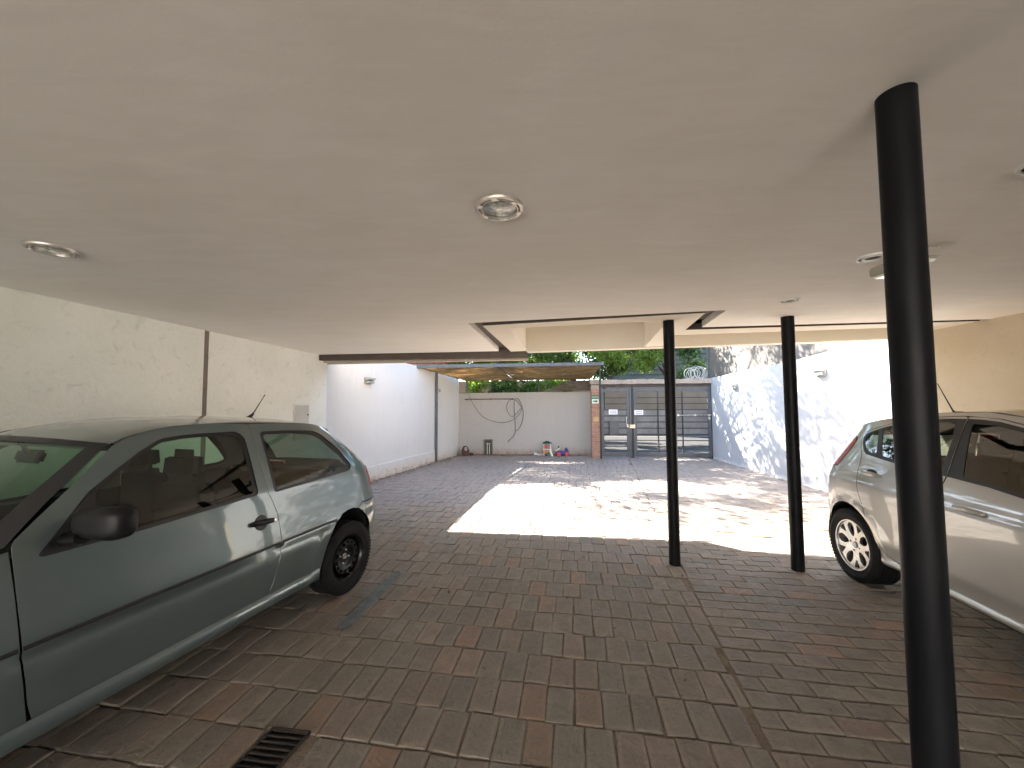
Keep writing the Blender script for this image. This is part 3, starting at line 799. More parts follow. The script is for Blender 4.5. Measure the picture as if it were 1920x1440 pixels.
# a broken lump of brickwork in the corner
t = thing('broken_masonry', 'broken lump of dark red masonry in the far left corner', 'rubble', (-1.50, 11.72, 0))
def rock(mb, c, r, seed, sq=(1, 1, 1)):
    bm = bmesh.new(); bmesh.ops.create_icosphere(bm, subdivisions=2, radius=1)
    R = random.Random(seed)
    ph = [R.uniform(0, 6) for _ in range(4)]
    for v in bm.verts:
        k = 1 + .18 * math.sin(3 * v.co.x + ph[0]) + .15 * math.sin(4 * v.co.y + ph[1]) + R.uniform(-.08, .08)
        v.co = Vector((v.co.x * r * sq[0] * k + c[0], v.co.y * r * sq[1] * k + c[1], max(0, v.co.z * r * sq[2] * k + c[2])))
    idx = {v: i for i, v in enumerate(bm.verts)}
    mb.add([v.co for v in bm.verts], [[idx[v] for v in f.verts] for f in bm.faces]); bm.free()
m_lump = M('dark_red_masonry', (.10, .055, .042), .9, 0, .4, 9, .8, 25)
mb = MB(); rock(mb, (-1.42, 11.70, .13), .14, 3, (.9, .8, 1.1)); rock(mb, (-1.24, 11.76, .03), .07, 5); mb.build('lump', m_lump, t, smooth=30)
mb = MB(); rock(mb, (-1.40, 11.60, .20), .06, 8, (1, .6, 1)); mb.build('pale_break', M('pale_mortar', (.45, .36, .30), .9), t, smooth=30)

# toys left by the wall
t = thing('toy_house', 'toddler play tower with dark green roof and red and orange shelves', 'toy', fw(1.06, 0, .22))
m_tg = M('dark_green_plastic', (.012, .055, .028), .4, 0, .1, 8); m_tr = M('red_plastic', (.50, .07, .06), .4, 0, .1, 8)
m_to = M('orange_plastic', (.55, .22, .06), .4, 0, .1, 8); m_tw = M('cream_plastic', (.72, .68, .60), .45, 0, .06, 8)
o = fw(1.06, 0, .22)
mb = MB(); mb.hexa([o + Vector((-.15, -.10, .37)), o + Vector((.15, -.10, .37)), o + Vector((.15, .10, .37)), o + Vector((-.15, .10, .37))],
                   [o + Vector((-.04, -.02, .435)), o + Vector((.03, -.02, .435)), o + Vector((.03, .02, .435)), o + Vector((-.04, .02, .435))]); mb.build('roof', m_tg, t, bevel=.006)
for dx, dy in ((-.10, -.07), (.10, -.07), (-.10, .07), (.10, .07)):
    mb = MB(); mb.cyl(o + Vector((dx, dy, 0)), o + Vector((dx, dy, .37)), .012, 10); mb.build('post', m_tw, t, smooth=40)
mb = MB(); mb.obox(o + Vector((0, 0, .19)), (.13, 0, 0), (0, .09, 0), (0, 0, .012)); mb.build('shelf', m_tw, t, bevel=.005)
mb = MB(); mb.obox(o + Vector((-.04, 0, .27)), (.06, 0, 0), (0, .06, 0), (0, 0, .05)); mb.build('upper_drum', m_tr, t, bevel=.02)
mb = MB(); mb.obox(o + Vector((-.05, -.01, .12)), (.085, 0, 0), (0, .08, 0), (0, 0, .038)); mb.build('lower_tray', m_to, t, bevel=.015)
mb = MB(); mb.hexa([o + Vector((.10, -.14, 0)), o + Vector((.17, -.14, 0)), o + Vector((.17, -.10, 0)), o + Vector((.10, -.10, 0))],
                   [o + Vector((.05, -.10, .18)), o + Vector((.11, -.10, .18)), o + Vector((.11, -.07, .18)), o + Vector((.05, -.07, .18))]); mb.build('slide', m_tw, t, bevel=.006)
mb = MB(); mb.obox(o + Vector((.04, -.12, .035)), (.05, 0, 0), (0, .04, 0), (0, 0, .033)); mb.build('block', M('teal_plastic', (.04, .16, .14), .4), t, bevel=.01)
t = thing('ride_on_toy', 'purple and blue ride-on toy car with red wheels', 'toy', fw(1.50, 0, .20))
o = fw(1.50, 0, .22); m_pu = M('purple_plastic', (.075, .035, .19), .35, 0, .1, 8); m_bl = M('blue_plastic', (.03, .06, .36), .35, 0, .1, 8)
mb = MB()
prof = [(-.19, .05), (-.19, .10), (-.15, .135), (-.08, .14), (-.04, .125), (.04, .125), (.085, .15), (.10, .22), (.135, .245), (.175, .19), (.195, .10), (.19, .045)]
mb.add([(o.x + x, o.y - .075, z) for x, z in prof] + [(o.x + x, o.y + .075, z) for x, z in prof], [tuple(range(11, -1, -1))][::-1] + [tuple(range(12, 24))] + [(i, (i + 1) % 12, 12 + (i + 1) % 12, 12 + i) for i in range(12)])
mb.build('body', m_pu, t, bevel=.008)
mb = MB(); mb.obox(o + Vector((0, 0, .10)), (.065, 0, 0), (0, .082, 0), (0, 0, .035)); mb.build('side_panel', m_bl, t, bevel=.01)
mb = MB(); mb.bar(o + Vector((-.20, 0, .14)), o + Vector((-.06, 0, .235)), .11, .035); mb.build('bonnet', m_tw, t, bevel=.012)
mb = MB(); mb.bar(o + Vector((-.12, 0, .23)), o + Vector((-.085, 0, .29)), .10, .018); mb.build('steering_handle', m_darkin, t, bevel=.006)
for dx in (-.105, .125):
    for dy in (-.09, .09):
        mb = MB(); mb.lathe([(.0001, -.022), (.05, -.022), (.062, -.012), (.062, .012), (.05, .022), (.0001, .022)], o + Vector((dx, dy, .062)), (0, 1, 0), 20); mb.build('wheel', m_tr, t, smooth=40)
t = thing('white_sheet', 'crumpled white sheet lying against the far wall, left of the toys', 'sheet', fw(.78, 0, .15))
o = fw(.80, 0, .17); R = random.Random(9)
mb = MB(); mb.grid(lambda u, v: o + Vector(((u - .5) * .26, (v - .5) * .16, .012 + .07 * (1 - u) * v + .012 * math.sin(9 * u) + .008 * math.sin(11 * v + 4 * u))), 10, 6); mb.build('sheet', M('white_paper', (.78, .77, .74), .7), t, smooth=60)

# ------------------------------------------------------------------ gate, pillar, lintel
GO = Vector((2.560, 11.12, 0)); GD = Vector((.9946, -.104, 0)); GN = Vector((-.104, -.9946, 0))   # GN points to the yard
def gp(s, z, off=0): 
    p = GO + GD * s + GN * off
    return Vector((p.x, p.y, z))
def gbox(mb, s0, s1, z0, z1, o0, o1): mb.obox(gp((s0 + s1) / 2, (z0 + z1) / 2, (o0 + o1) / 2), GD * (s1 - s0) / 2, -GN * (o1 - o0) / 2, (0, 0, (z1 - z0) / 2))
t = thing('brick_pillar', 'slim weathered brick pillar between the far wall and the gate', 'pillar', gp(-.14, 0))
mb = MB(); gbox(mb, -.262, -.035, -.05, 2.075, -.22, .03); mb.build('shaft', m_brick, t, bevel=.006)
mb = MB(); gbox(mb, -.27, -.03, 1.95, 2.08, -.23, .036); mb.build('head_block', m_lintel, t, bevel=.01)
t = thing('concrete_lintel', 'long weathered concrete beam over both gates', 'lintel', gp(1.5, 2.1))
mb = MB()
R = random.Random(5); n = 26
for i in range(n):
    s0, s1 = -.30 + 3.40 * i / n, -.30 + 3.40 * (i + 1) / n
    z = 2.235 + R.uniform(-.012, .012)
    gbox(mb, s0, s1 + .001 * (i % 2), 2.105 + R.uniform(-.004, .004), z, -.22, .06 + R.uniform(-.006, .006))
mb.build('beam', m_lintel, t, bevel=.006, seg=1)
mb = MB(); gbox(mb, -.02, 3.09, 2.02, 2.105, -.12, .0); mb.build('head_plate', M('dark_head_plate', (.055, .045, .042), .7, 0, .3, 6), t)
t = thing('timber_canopy', 'dark weathered timber boards above the far wall, beside the brick pillar', 'canopy', (1.9, 11.6, 2))
mb = MB()
for k in range(5): mb.bar((1.28 + .05 * k, 11.66 - .06 * k, 1.965 + .055 * k), (2.34, 11.52 - .06 * k, 1.975 + .055 * k), .10, .046)
mb.build('boards', m_timber, t, bevel=.004)

t = thing('exit_sign', 'green and white exit sign with an arrow, on the brick pillar', 'sign', gp(-.15, 1.7, .04))
m_green = M('sign_green', (.012, .13, .075), .45, 0, .05, 8); m_glowwhite = M('sign_white', (.72, .78, .62), .45, 0, .04, 8)
mb = MB(); gbox(mb, -.252, -.052, 1.685, 1.79, .032, .040); mb.build('word_plate', m_green, t)
mb = MB(); gbox(mb, -.245, -.060, 1.555, 1.680, .032, .040); mb.build('arrow_plate', m_glowwhite, t)
def text_mesh(txt, size, origin, xdir, updir, mat, parent, name='lettering'):
    cu = bpy.data.curves.new('lettering', 'FONT'); cu.body = txt; cu.size = size; cu.align_x = 'CENTER'; cu.align_y = 'CENTER'; cu.extrude = .001
    ob = bpy.data.objects.new('lettering', cu)
    me = bpy.data.meshes.new_from_object(ob)
    bpy.data.objects.remove(ob)
    x, u = Vector(xdir).normalized(), Vector(updir).normalized(); n = x.cross(u)
    me.transform(Matrix(((x.x, u.x, n.x, origin[0]), (x.y, u.y, n.y, origin[1]), (x.z, u.z, n.z, origin[2]), (0, 0, 0, 1))))
    me.materials.clear()
    return link_mesh(name, me, mat, parent)
text_mesh('SALIDA', .056, gp(-.152, 1.737, .0415), GD, (0, 0, 1), m_glowwhite, t)
mb = MB()
ar = [(-.225, .018), (-.145, .018), (-.145, .046), (-.080, 0), (-.145, -.046), (-.145, -.018), (-.225, -.018)]
mb.poly(*[gp(s, 1.617 + z, .0425) for s, z in reversed(ar)]); mb.build('arrow', m_green, t)
t = thing('yellow_plate', 'small yellow plate screwed to the brick pillar, below the exit sign', 'plate', gp(-.14, 1.1, .04))
mb = MB(); gbox(mb, -.215, -.060, 1.035, 1.165, .032, .042); mb.build('plate', M('ochre_plate', (.60, .40, .18), .6), t, bevel=.003)

def leaf_gate(name, label, cat, s0, s1, st, mull=()):
    """steel gate leaf: frame, thin level bars all the way up, sheet behind the middle bars"""
    t = thing(name, label, cat, gp((s0 + s1) / 2, .05))
    mb = MB()
    gbox(mb, s0, s0 + st, .035, 1.985, -.05, .0); gbox(mb, s1 - st, s1, .035, 1.985, -.05, .0)
    gbox(mb, s0 + st, s1 - st, 1.885, 1.985, -.048, -.002); gbox(mb, s0 + st, s1 - st, .035, .15, -.048, -.002)
    mb.build('frame', m_greysteel, t, bevel=.004)
    mb = MB()
    for k in range(1, 10):
        z = .15 + k * .1735
        gbox(mb, s0 + st, s1 - st, z - .011, z + .011, -.044, -.006)
    mb.build('level_bars', m_darksteel, t)
    mb = MB()
    for k in range(3, 7):                      # pressed strips, each a little tilted outwards at its foot
        z0, z1 = .15 + k * .1735 + .012, .15 + (k + 1) * .1735 - .012
        a, b = gp(s0 + st, z0, -.040), gp(s1 - st, z0, -.040); c, d = gp(s1 - st, z1, -.018), gp(s0 + st, z1, -.018)
        h = GN * -.003
        mb.hexa([a, b, b + h, a + h], [d, c, c + h, d + h])
    mb.build('sheet_strips', m_sheet, t)
    for m in mull:
        mb = MB(); gbox(mb, m - .014, m + .014, .15, 1.885, -.046, .003); mb.build('mullion', m_darksteel, t)
    return t
t = leaf_gate('pedestrian_gate', 'narrow grey steel door with level bars and a white sign, by the brick pillar', 'gate', .015, .805, .075)
mb = MB(); gbox(mb, .235, .495, .665, 1.045, .0, .035); mb.build('letter_box', m_greysteel, t, bevel=.005)
mb = MB(); gbox(mb, .222, .238, .665, 1.045, .0, .040); mb.build('letter_box_edge', m_darkin, t)
mb = MB(); gbox(mb, .725, .775, .87, .955, .0, .028); mb.build('lock_case', m_bolt, t, bevel=.004)
mb = MB(); mb.tube([gp(.715, .95, .03), gp(.712, 1.06, .045), gp(.715, 1.17, .035)], .012, 8); mb.build('handle', m_bolt, t, smooth=50)
m_faded = M('faded_print', (.30, .32, .34), .7)
def notice(parent, s, z):
    mb = MB(); gbox(mb, s - .125, s + .125, z - .07, z + .07, .004, .010)
    o = mb.build('notice', M('white_notice', (.80, .80, .80), .5), parent, bevel=.002)
    for dz, w in ((.026, .085), (-.026, .085)):
        mb = MB(); R = random.Random(int(s * 100)); x = -w
        while x < w:
            L = R.uniform(.010, .026); gbox(mb, s + x, s + min(w, x + L), z + dz - .013, z + dz + .013, .0100, .0108); x += L + .006
        mb.build('faded_line', m_faded, o)
notice(t, .350, 1.305)
t = leaf_gate('driveway_gate', 'wide grey steel driveway gate with level bars, bolt and white sign', 'gate', .925, 3.045, .085, (1.60, 2.27))
notice(t, 1.065, 1.290)
mb = MB(); gbox(mb, .80, .955, .845, .945, .001, .032); mb.build('lock_case', m_bolt, t, bevel=.004)
mb = MB(); mb.cyl(gp(2.10, 1.208, .020), gp(3.06, 1.216, .020), .013, 10)
for s in (2.14, 2.60, 2.96): gbox(mb, s - .022, s + .022, 1.185, 1.238, .004, .036)
mb.build('sliding_bolt', m_bolt, t, smooth=40)
mb = MB(); gbox(mb, 2.955, 3.005, 1.085, 1.165, .006, .034); mb.build('padlock', m_bolt, t, bevel=.008)
t = thing('gate_post', 'grey steel post between the narrow gate and the wide gate', 'post', gp(.865, 0))
mb = MB(); gbox(mb, .812, .860, -.03, 2.02, -.07, .008); mb.build('post', m_greysteel, t, bevel=.004)
mb = MB(); gbox(mb, .868, .915, -.03, 2.02, -.07, .003); mb.build('stop_bar', m_darksteel, t, bevel=.004)
t = thing('gate_post', 'dark steel post at the hinge side of the wide gate, against the white wall', 'post', gp(3.07, 0))
mb = MB(); gbox(mb, 3.052, 3.085, -.03, 2.10, -.07, .006); mb.build('post', m_darksteel, t, bevel=.003)

t = thing('wire_coil', 'loose coil of pale wire lying on the concrete beam over the gate', 'wire coil', gp(2.75, 2.235))
m_wire = M('pale_plastic_wire', (.52, .52, .50), .5, 0, .08, 8)
mb = MB(); R = random.Random(11)
for k in range(13):
    r = R.uniform(.12, .17) if k < 5 else R.uniform(.15, .20)
    c = gp(2.48 + .37 * (k / 12) ** .8 + R.uniform(-.03, .03), 2.247 + r, -.06 + R.uniform(-.06, .06))
    ax = (GN + GD * R.uniform(-.9, .5) + Vector((0, 0, R.uniform(-.2, .2)))).normalized()
    a = ax.orthogonal().normalized(); b = ax.cross(a)
    pts = [c + (a * math.cos(q) + b * math.sin(q)) * r * (1 + .04 * math.sin(2 * q + k)) for q in [2 * PI * i / 26 for i in range(27)]]
    mb.tube(pts, .0062, 5)
mb.build('wire', m_wire, t, smooth=60)

# ------------------------------------------------------------------ beyond the walls
t = thing('neighbour_house', 'small house with a red tiled roof behind the peeling wall', 'house', (-4.3, 14.5, 0))
mb = MB(); mb.box(-8.0, 13.2, -.1, -2.62, 17.5, 2.95); mb.build('wall', m_housewall, t)
mb = MB()
R = random.Random(2)
x = -8.4; k = 0
# rows of half-round tiles running up a slope that falls to the right and towards the yard
while x < -2.2:
    for r in range(9):
        y0 = 12.85 + r * .34; z0 = 2.93 + r * .145 + R.uniform(-.006, .006)
        pts = []
        for q in range(7):
            a = PI * q / 6
            pts.append((x + .085 - .085 * math.cos(a), z0 + .05 * math.sin(a)))
        V = [(px, y0, pz) for px, pz in pts] + [(px, y0 + .40, pz + .155) for px, pz in pts] + [(px, y0, pz - .018) for px, pz in pts]
        mb.add(V, [(i, i + 1, 8 + i, 7 + i) for i in range(6)] + [(14 + i, 15 + i, 1 + i, i) for i in range(6)])
    x += .19; k += 1
mb.build('roof', m_tile, t, smooth=40)
mb = MB(); mb.poly((-8.4, 12.85, 2.90), (-2.2, 12.85, 2.90), (-2.2, 16.0, 4.24), (-8.4, 16.0, 4.24)); mb.poly((-8.4, 16.0, 4.24), (-2.2, 16.0, 4.24), (-2.2, 19.0, 2.9), (-8.4, 19.0, 2.9))
mb.build('roof_boarding', m_tile, t)
mb = MB(); mb.box(-8.3, 12.90, 2.80, -2.25, 12.94, 2.90); mb.build('eaves_board', m_timber, t)

def sp(s, y, z):
    p = GO + GD * s - GN * y
    return Vector((p.x, p.y, z))
def sbox(mb, s0, s1, y0, y1, z0, z1): mb.obox(sp((s0 + s1) / 2, (y0 + y1) / 2, (z0 + z1) / 2), GD * (s1 - s0) / 2, -GN * (y1 - y0) / 2, (0, 0, (z1 - z0) / 2))
t = thing('street_building', 'dim brown building with dark ribbed upper storey across the street', 'building', sp(2, 10.4, 0))
mb = MB(); sbox(mb, -26, 26, 10.2, 14, -.1, 2.85); mb.build('wall', m_streetwall, t)
mb = MB()
z = 2.85
while z < 6.4:
    sbox(mb, 1.6, 26, 10.05, 10.25, z, z + .15); sbox(mb, 1.6, 26, 10.12, 10.25, z + .15, z + .27); z += .27
mb.build('ribbed_cladding', m_corr, t)
mb = MB(); sbox(mb, -26, 26, 8.3, 10.2, -.05, .02); mb.build('step', m_pavement, t)
# ------------------------------------------------------------------ trees and shrubs
def leaves(clumps, n, size, seed, sag=.25):
    """leaf-sized faces scattered in clumps: (centre, radius, weight)"""
    r = np.random.default_rng(seed)
    w = np.array([c[2] for c in clumps], float); w /= w.sum()
    idx = r.choice(len(clumps), n, p=w)
    C = np.array([c[0] for c in clumps])[idx]; Rr = np.array([c[1] for c in clumps])[idx]
    d = r.normal(size=(n, 3)); d /= np.linalg.norm(d, axis=1)[:, None]
    rad = np.abs(r.normal(.62, .28, n))
    P = C + d * (Rr * rad)[:, None] * np.array([1, 1, .8])
    ax = r.normal(size=(n, 3)); ax[:, 2] -= sag; ax /= np.linalg.norm(ax, axis=1)[:, None]
    b = np.cross(ax, r.normal(size=(n, 3))); b /= np.linalg.norm(b, axis=1)[:, None]
    nn = np.cross(ax, b)
    L = size * r.uniform(.6, 1.35, n)[:, None]; Wd = L * r.uniform(.30, .46, n)[:, None]
    cup = L * .10
    V = np.stack([P - ax * L * .5, P + b * Wd * .5 - ax * L * .08 + nn * cup, P + ax * L * .5, P - b * Wd * .5 - ax * L * .08 + nn * cup], 1).reshape(-1, 3)
    F = np.arange(4 * n).reshape(n, 4)
    return V, F
def foliage(name, clumps, n, size, mat, parent, seed):
    V, F = leaves(clumps, n, size, seed)
    me = bpy.data.meshes.new(name); me.from_pydata(V.tolist(), [], F.tolist()); me.update()
    return link_mesh(name, me, mat, parent)
def clumps_in(c, r, k, seed, cr=(.35, .7), squash=.75):
    R = random.Random(seed); out = []
    for _ in range(k):
        while True:
            d = Vector((R.uniform(-1, 1), R.uniform(-1, 1), R.uniform(-1, 1)))
            if .25 < d.length < 1: break
        q = R.uniform(*cr)
        out.append(((c[0] + d.x * r[0], c[1] + d.y * r[1], c[2] + d.z * r[2] * squash / .75), q, q ** 2))
    return out
def tree(label, base, lean, r0, crown, rad, k, n, size, mat, seed, low=None, cr=(.35, .75), limbs=()):
    """tapered leaning trunk, limbs to the clumps, crown of leaves"""
    t = thing('tree', label, 'tree', base, 0, 'trees beyond the yard walls')
    R = random.Random(seed); b = Vector(base); c = Vector(crown)
    fork = b + Vector(lean) ; mb = MB()
    mid = b.lerp(fork, .5) + Vector((R.uniform(-.1, .1), R.uniform(-.1, .1), 0))
    mb.tube(smooth_path([b - Vector((0, 0, .2)), b + Vector((0, 0, .3)), mid, fork], 5), [r0 * (1.25 - .55 * i / 15) for i in range(16)], 12)
    cl = clumps_in(crown, rad, k, seed, cr)
    for i, (p, q, w) in enumerate(cl):
        if i % 2: continue
        p = Vector(p); m = fork.lerp(p, .5) + Vector((R.uniform(-.25, .25), R.uniform(-.25, .25), R.uniform(-.1, .3)))
        s = b.lerp(fork, R.uniform(.75, 1))
        mb.tube(smooth_path([s, m, p], 5), [r0 * .24 * (1 - .085 * j) for j in range(11)], 6)
    for pts, ra in limbs: mb.tube(smooth_path([Vector(p) for p in pts], 5), [ra * (1 - .5 * j / (5 * len(pts))) for j in range(5 * (len(pts) - 1) + 1)], 8)
    mb.build('trunk', m_bark, t, smooth=60)
    if low: cl += low
    foliage('crown', cl, n, size, mat, t, seed)
    return t
tree('leaning tree with pale trunk behind the far wall, above the pergola', (-1.1, 13.9, 0), (.75, .1, 3.6), .13, (-1.7, 13.6, 6.1), (2.7, 2.3, 1.9), 44, 13500, .150, m_leafmid, 21,
     [((-1.9, 14.2, 3.5), .6, .6), ((-.9, 14.5, 3.7), .55, .5), ((-.2, 14.6, 3.3), .5, .5), ((-2.6, 13.9, 3.5), .5, .5), ((-2.7, 11.5, 6.2), .75, .5), ((-1.7, 11.2, 6.5), .7, .45), ((-.7, 11.3, 6.4), .75, .5), ((.3, 11.1, 6.6), .7, .45), ((-3.3, 12.0, 6.8), .8, .5), ((-4.3, 11.1, 6.4), .8, .22), ((-3.3, 10.8, 6.6), .8, .22), ((-2.3, 10.6, 6.4), .75, .22), ((-1.4, 10.5, 6.6), .75, .20), ((-.4, 10.5, 6.5), .7, .22), ((-4.0, 11.6, 6.7), .8, .3)])
tree('dark trunked tree behind the pergola, beside the brick pillar', (2.05, 14.6, 0), (.05, 0, 3.9), .17, (1.5, 13.0, 6.4), (2.7, 2.5, 1.9), 54, 17000, .130, m_leafmid, 22,
     [((2.9, 14.2, 3.5), .6, .8), ((1.2, 14.6, 3.6), .6, .7), ((.5, 14.3, 3.7), .5, .6), ((1.9, 14.2, 3.5), .5, .6), ((2.4, 14.5, 4.1), .6, .7), ((3.4, 13.9, 3.1), .5, .6), ((3.05, 13.7, 2.65), .45, .8)],
     limbs=[([(2.1, 14.6, 2.2), (2.7, 14.3, 2.9), (3.35, 14.1, 3.22), (4.2, 14.0, 3.75), (5.0, 14.0, 4.6)], .12)])
tree('tree with a crooked dark trunk behind the concrete beam of the gate', (5.62, 13.7, 0), (-.10, -.1, 3.1), .13, (4.7, 14.2, 5.6), (2.0, 1.7, 1.7), 26, 11000, .140, m_leafdark, 23,
     [((4.3, 13.2, 3.4), .55, .5), ((6.2, 13.5, 3.4), .5, .5), ((6.6, 13.8, 2.9), .45, .4), ((5.8, 13.3, 3.7), .5, .4), ((3.6, 13.2, 2.8), .35, .25), ((6.1, 13.6, 2.5), .4, .35), ((4.9, 13.3, 3.1), .4, .3)])
tree('slender bright leaved tree over the gate beam, left of the crooked dark trunk', (3.15, 13.6, 0), (.1, 0, 2.6), .06, (4.0, 13.2, 3.25), (1.25, .6, .62), 34, 13000, .11, m_leafbright, 27, None, (.2, .36))
tree('wide low bushy tree with bright leaves, filling the gap over the pergola', (.9, 15.7, 0), (-.1, 0, 2.4), .09, (.5, 15.2, 3.65), (2.5, .8, .9), 40, 19000, .125, m_leafbright, 28, None, (.28, .5))
tree('small yellow green tree beside the tiled roof, over the left end of the pergola', (-2.6, 15.4, 0), (.1, 0, 2.2), .07, (-2.0, 14.7, 3.25), (.95, .5, 1.0), 20, 6500, .12, m_leafbright, 29, None, (.25, .42))
tree('tall tree beyond the tiled roof, mostly above the ceiling line', (-5.6, 18.6, 0), (.2, 0, 4.2), .13, (-5.2, 16.6, 7.0), (2.8, 2.8, 2.0), 40, 13000, .16, m_leafmid, 24)
tree('blue green tree far across the street behind the pergola', (-.6, 19.4, 0), (.2, .1, 3.4), .13, (-.2, 18.0, 5.0), (3.2, 2.6, 2.1), 46, 20000, .15, m_leafblue, 25)
def shrub(label, c, r, n, mat, seed, size=.085, k=18):
    t = thing('shrub', label, 'shrub', (c[0], c[1], 0), 0, 'shrubs behind the far wall')
    R = random.Random(seed); mb = MB()
    cl = clumps_in(c, r, k, seed, (.18, .34))
    for i, (p, q, w) in enumerate(cl):
        if i % 3 == 0: mb.tube(smooth_path([Vector((c[0] + R.uniform(-.1, .1), c[1], 0)), Vector((c[0] * .5 + p[0] * .5, p[1], p[2] * .55)), Vector(p)], 4), [.022 - .0018 * j for j in range(9)], 5)
    mb.build('stems', m_bark, t, smooth=60)
    foliage('leaves', cl, n, size, mat, t, seed + 50)
shrub('sunlit yellow green shrub at the left end of the far wall', (-1.05, 12.75, 1.95), (.42, .35, .45), 3600, m_leafbright, 31, .10, 12)
shrub('mid green shrub over the far wall, left of its dark post', (.05, 12.95, 1.95), (.75, .40, .50), 6500, m_leafmid, 32, .10, 22)
shrub('bright green shrub over the far wall, next to the timber boards', (1.25, 12.9, 1.95), (.60, .38, .48), 5200, m_leafbright, 33, .10, 18)
R = random.Random(17); mb = MB()
def dry(x, y):
    a = R.uniform(0, 2 * PI); L = R.uniform(.025, .065); w = L * R.uniform(.3, .45); z = .006
    d = Vector((math.cos(a), math.sin(a), R.uniform(-.1, .4))) * L; s = Vector((-math.sin(a), math.cos(a), R.uniform(-.3, .3))) * w; c = Vector((x, y, z + R.uniform(.004, .012)))
    mb.poly(c - d * .5, c - d * .22 + s * .42, c + d * .12 + s * .48, c + d * .5, c + d * .10 - s * .5, c - d * .24 - s * .40)
for _ in range(1700):
    k = R.random()
    if k < .45: p = at_far(R.uniform(.1, 3.9), 0, abs(R.gauss(.05, .16)) + .03)
    elif k < .75: p = at_left(R.uniform(.3, 5.5), 0, abs(R.gauss(.05, .15)) + .04)
    else: p = Vector((R.uniform(-1.5, 5.2), R.uniform(6.5, 11), 0))
    dry(p.x, p.y)
for _ in range(14): dry(R.uniform(-.8, 3), R.uniform(2.0, 5))
o = mb.build('fallen_leaves', M('dry_leaves', (.16, .085, .04), .85, 0, .4, 30), None)
tag(o, 'brown fallen leaves scattered along the foot of the walls', 'fallen leaves', kind='stuff')
# ------------------------------------------------------------------ car surfaces
def interp(tab,x):
    # monotone-ish smooth (catmull-rom) interpolation through a table of (x, y)
    n=len(tab)
    if x<=tab[0][0]:
        (x0,y0),(x1,y1)=tab[0],tab[1]; return y0+(x-x0)*(y1-y0)/(x1-x0)
    if x>=tab[-1][0]:
        (x0,y0),(x1,y1)=tab[-2],tab[-1]; return y1+(x-x1)*(y1-y0)/(x1-x0)
    for i in range(n-1):
        if x<=tab[i+1][0]: break
    (x0,y0),(x1,y1)=tab[i],tab[i+1]; h=x1-x0; t=(x-x0)/h
    def sl(j):
        if j==0 or j==n-1: 
            k=min(j,n-2); return (tab[k+1][1]-tab[k][1])/(tab[k+1][0]-tab[k][0])
        d0=(tab[j][1]-tab[j-1][1])/(tab[j][0]-tab[j-1][0]); d1=(tab[j+1][1]-tab[j][1])/(tab[j+1][0]-tab[j][0])
        return 0.0 if d0*d1<=0 else 2*d0*d1/(d0+d1)
    m0,m1=sl(i)*h,sl(i+1)*h
    t2,t3=t*t,t*t*t
    return (2*t3-3*t2+1)*y0+(t3-2*t2+t)*m0+(-2*t3+3*t2)*y1+(t3-t2)*m1
class GreyCar:
    hw=.82
    prof=[(.10,.12),(.18,.075),(.24,.05),(.30,.030),(.40,.014),(.50,.003),(.545,0),(.58,.003),(.602,.010),(.612,.016),(.63,.008),(.66,.0108),(.72,.0205),(.80,.035),(.87,.048),(.93,.060),(.97,.070),(1.10,.110),(1.25,.163),(1.36,.208),(1.42,.240),(1.50,.29)]
    tail=[(.10,-.50),(.22,-.60),(.40,-.67),(.55,-.69),(.69,-.685),(.75,-.675),(.90,-.65),(.98,-.62),(1.10,-.52),(1.25,-.35),(1.36,-.21),(1.40,-.16),(1.45,-.1)]
    nose=[(.10,3.1),(.22,3.20),(.45,3.25),(.60,3.24),(.75,3.16),(.85,3.05),(.95,2.9),(1.5,2.9)]
    skew=.014; arch=[(0,.29,.345),(2.47,.29,.345)]
    plr=.55; plf=.9; n=3.0
    @classmethod
    def half(c,x,z):
        zz=z+c.skew*x if z<.9 else z+c.skew*x*max(0,(1.0-z)/.1)
        w=c.hw-interp(c.prof,zz)
        xt=interp(c.tail,z); x0=xt+c.plr
        if x<x0: 
            u=min(1,(x0-x)/c.plr); w*=max(1e-4,1-u**c.n)**(1/c.n)
        xn=interp(c.nose,z); x1=xn-c.plf
        if x>x1:
            u=min(1,(x-x1)/c.plf); w*=max(1e-4,1-u**c.n)**(1/c.n)
        for ax,az,r in c.arch:
            d=math.hypot(x-ax,z-az)-r
            if z>az-.1: w+=.012*math.exp(-(d/.035)**2)
        return w
class SilverCar(GreyCar):
    hw=.86
    prof=[(.10,.13),(.18,.09),(.24,.055),(.29,.035),(.34,.034),(.38,.030),(.44,.020),(.52,.016),(.62,.010),(.72,.003),(.80,.0),(.86,.001),(.895,.012),(.93,.020),(.98,.038),(1.03,.060),(1.08,.082),(1.25,.150),(1.38,.210),(1.44,.245),(1.52,.31)]
    tail=[(.10,-.50),(.22,-.60),(.40,-.655),(.55,-.67),(.75,-.64),(.90,-.61),(1.05,-.55),(1.18,-.48),(1.30,-.42),(1.38,-.40),(1.46,-.36)]
    nose=[(.10,3.1),(.22,3.20),(.45,3.27),(.60,3.25),(.75,3.15),(.85,3.0),(.95,2.8),(1.6,2.8)]
    skew=.0; arch=[(0,.305,.36),(2.49,.305,.36)]
    plr=.62; plf=.95; n=2.9

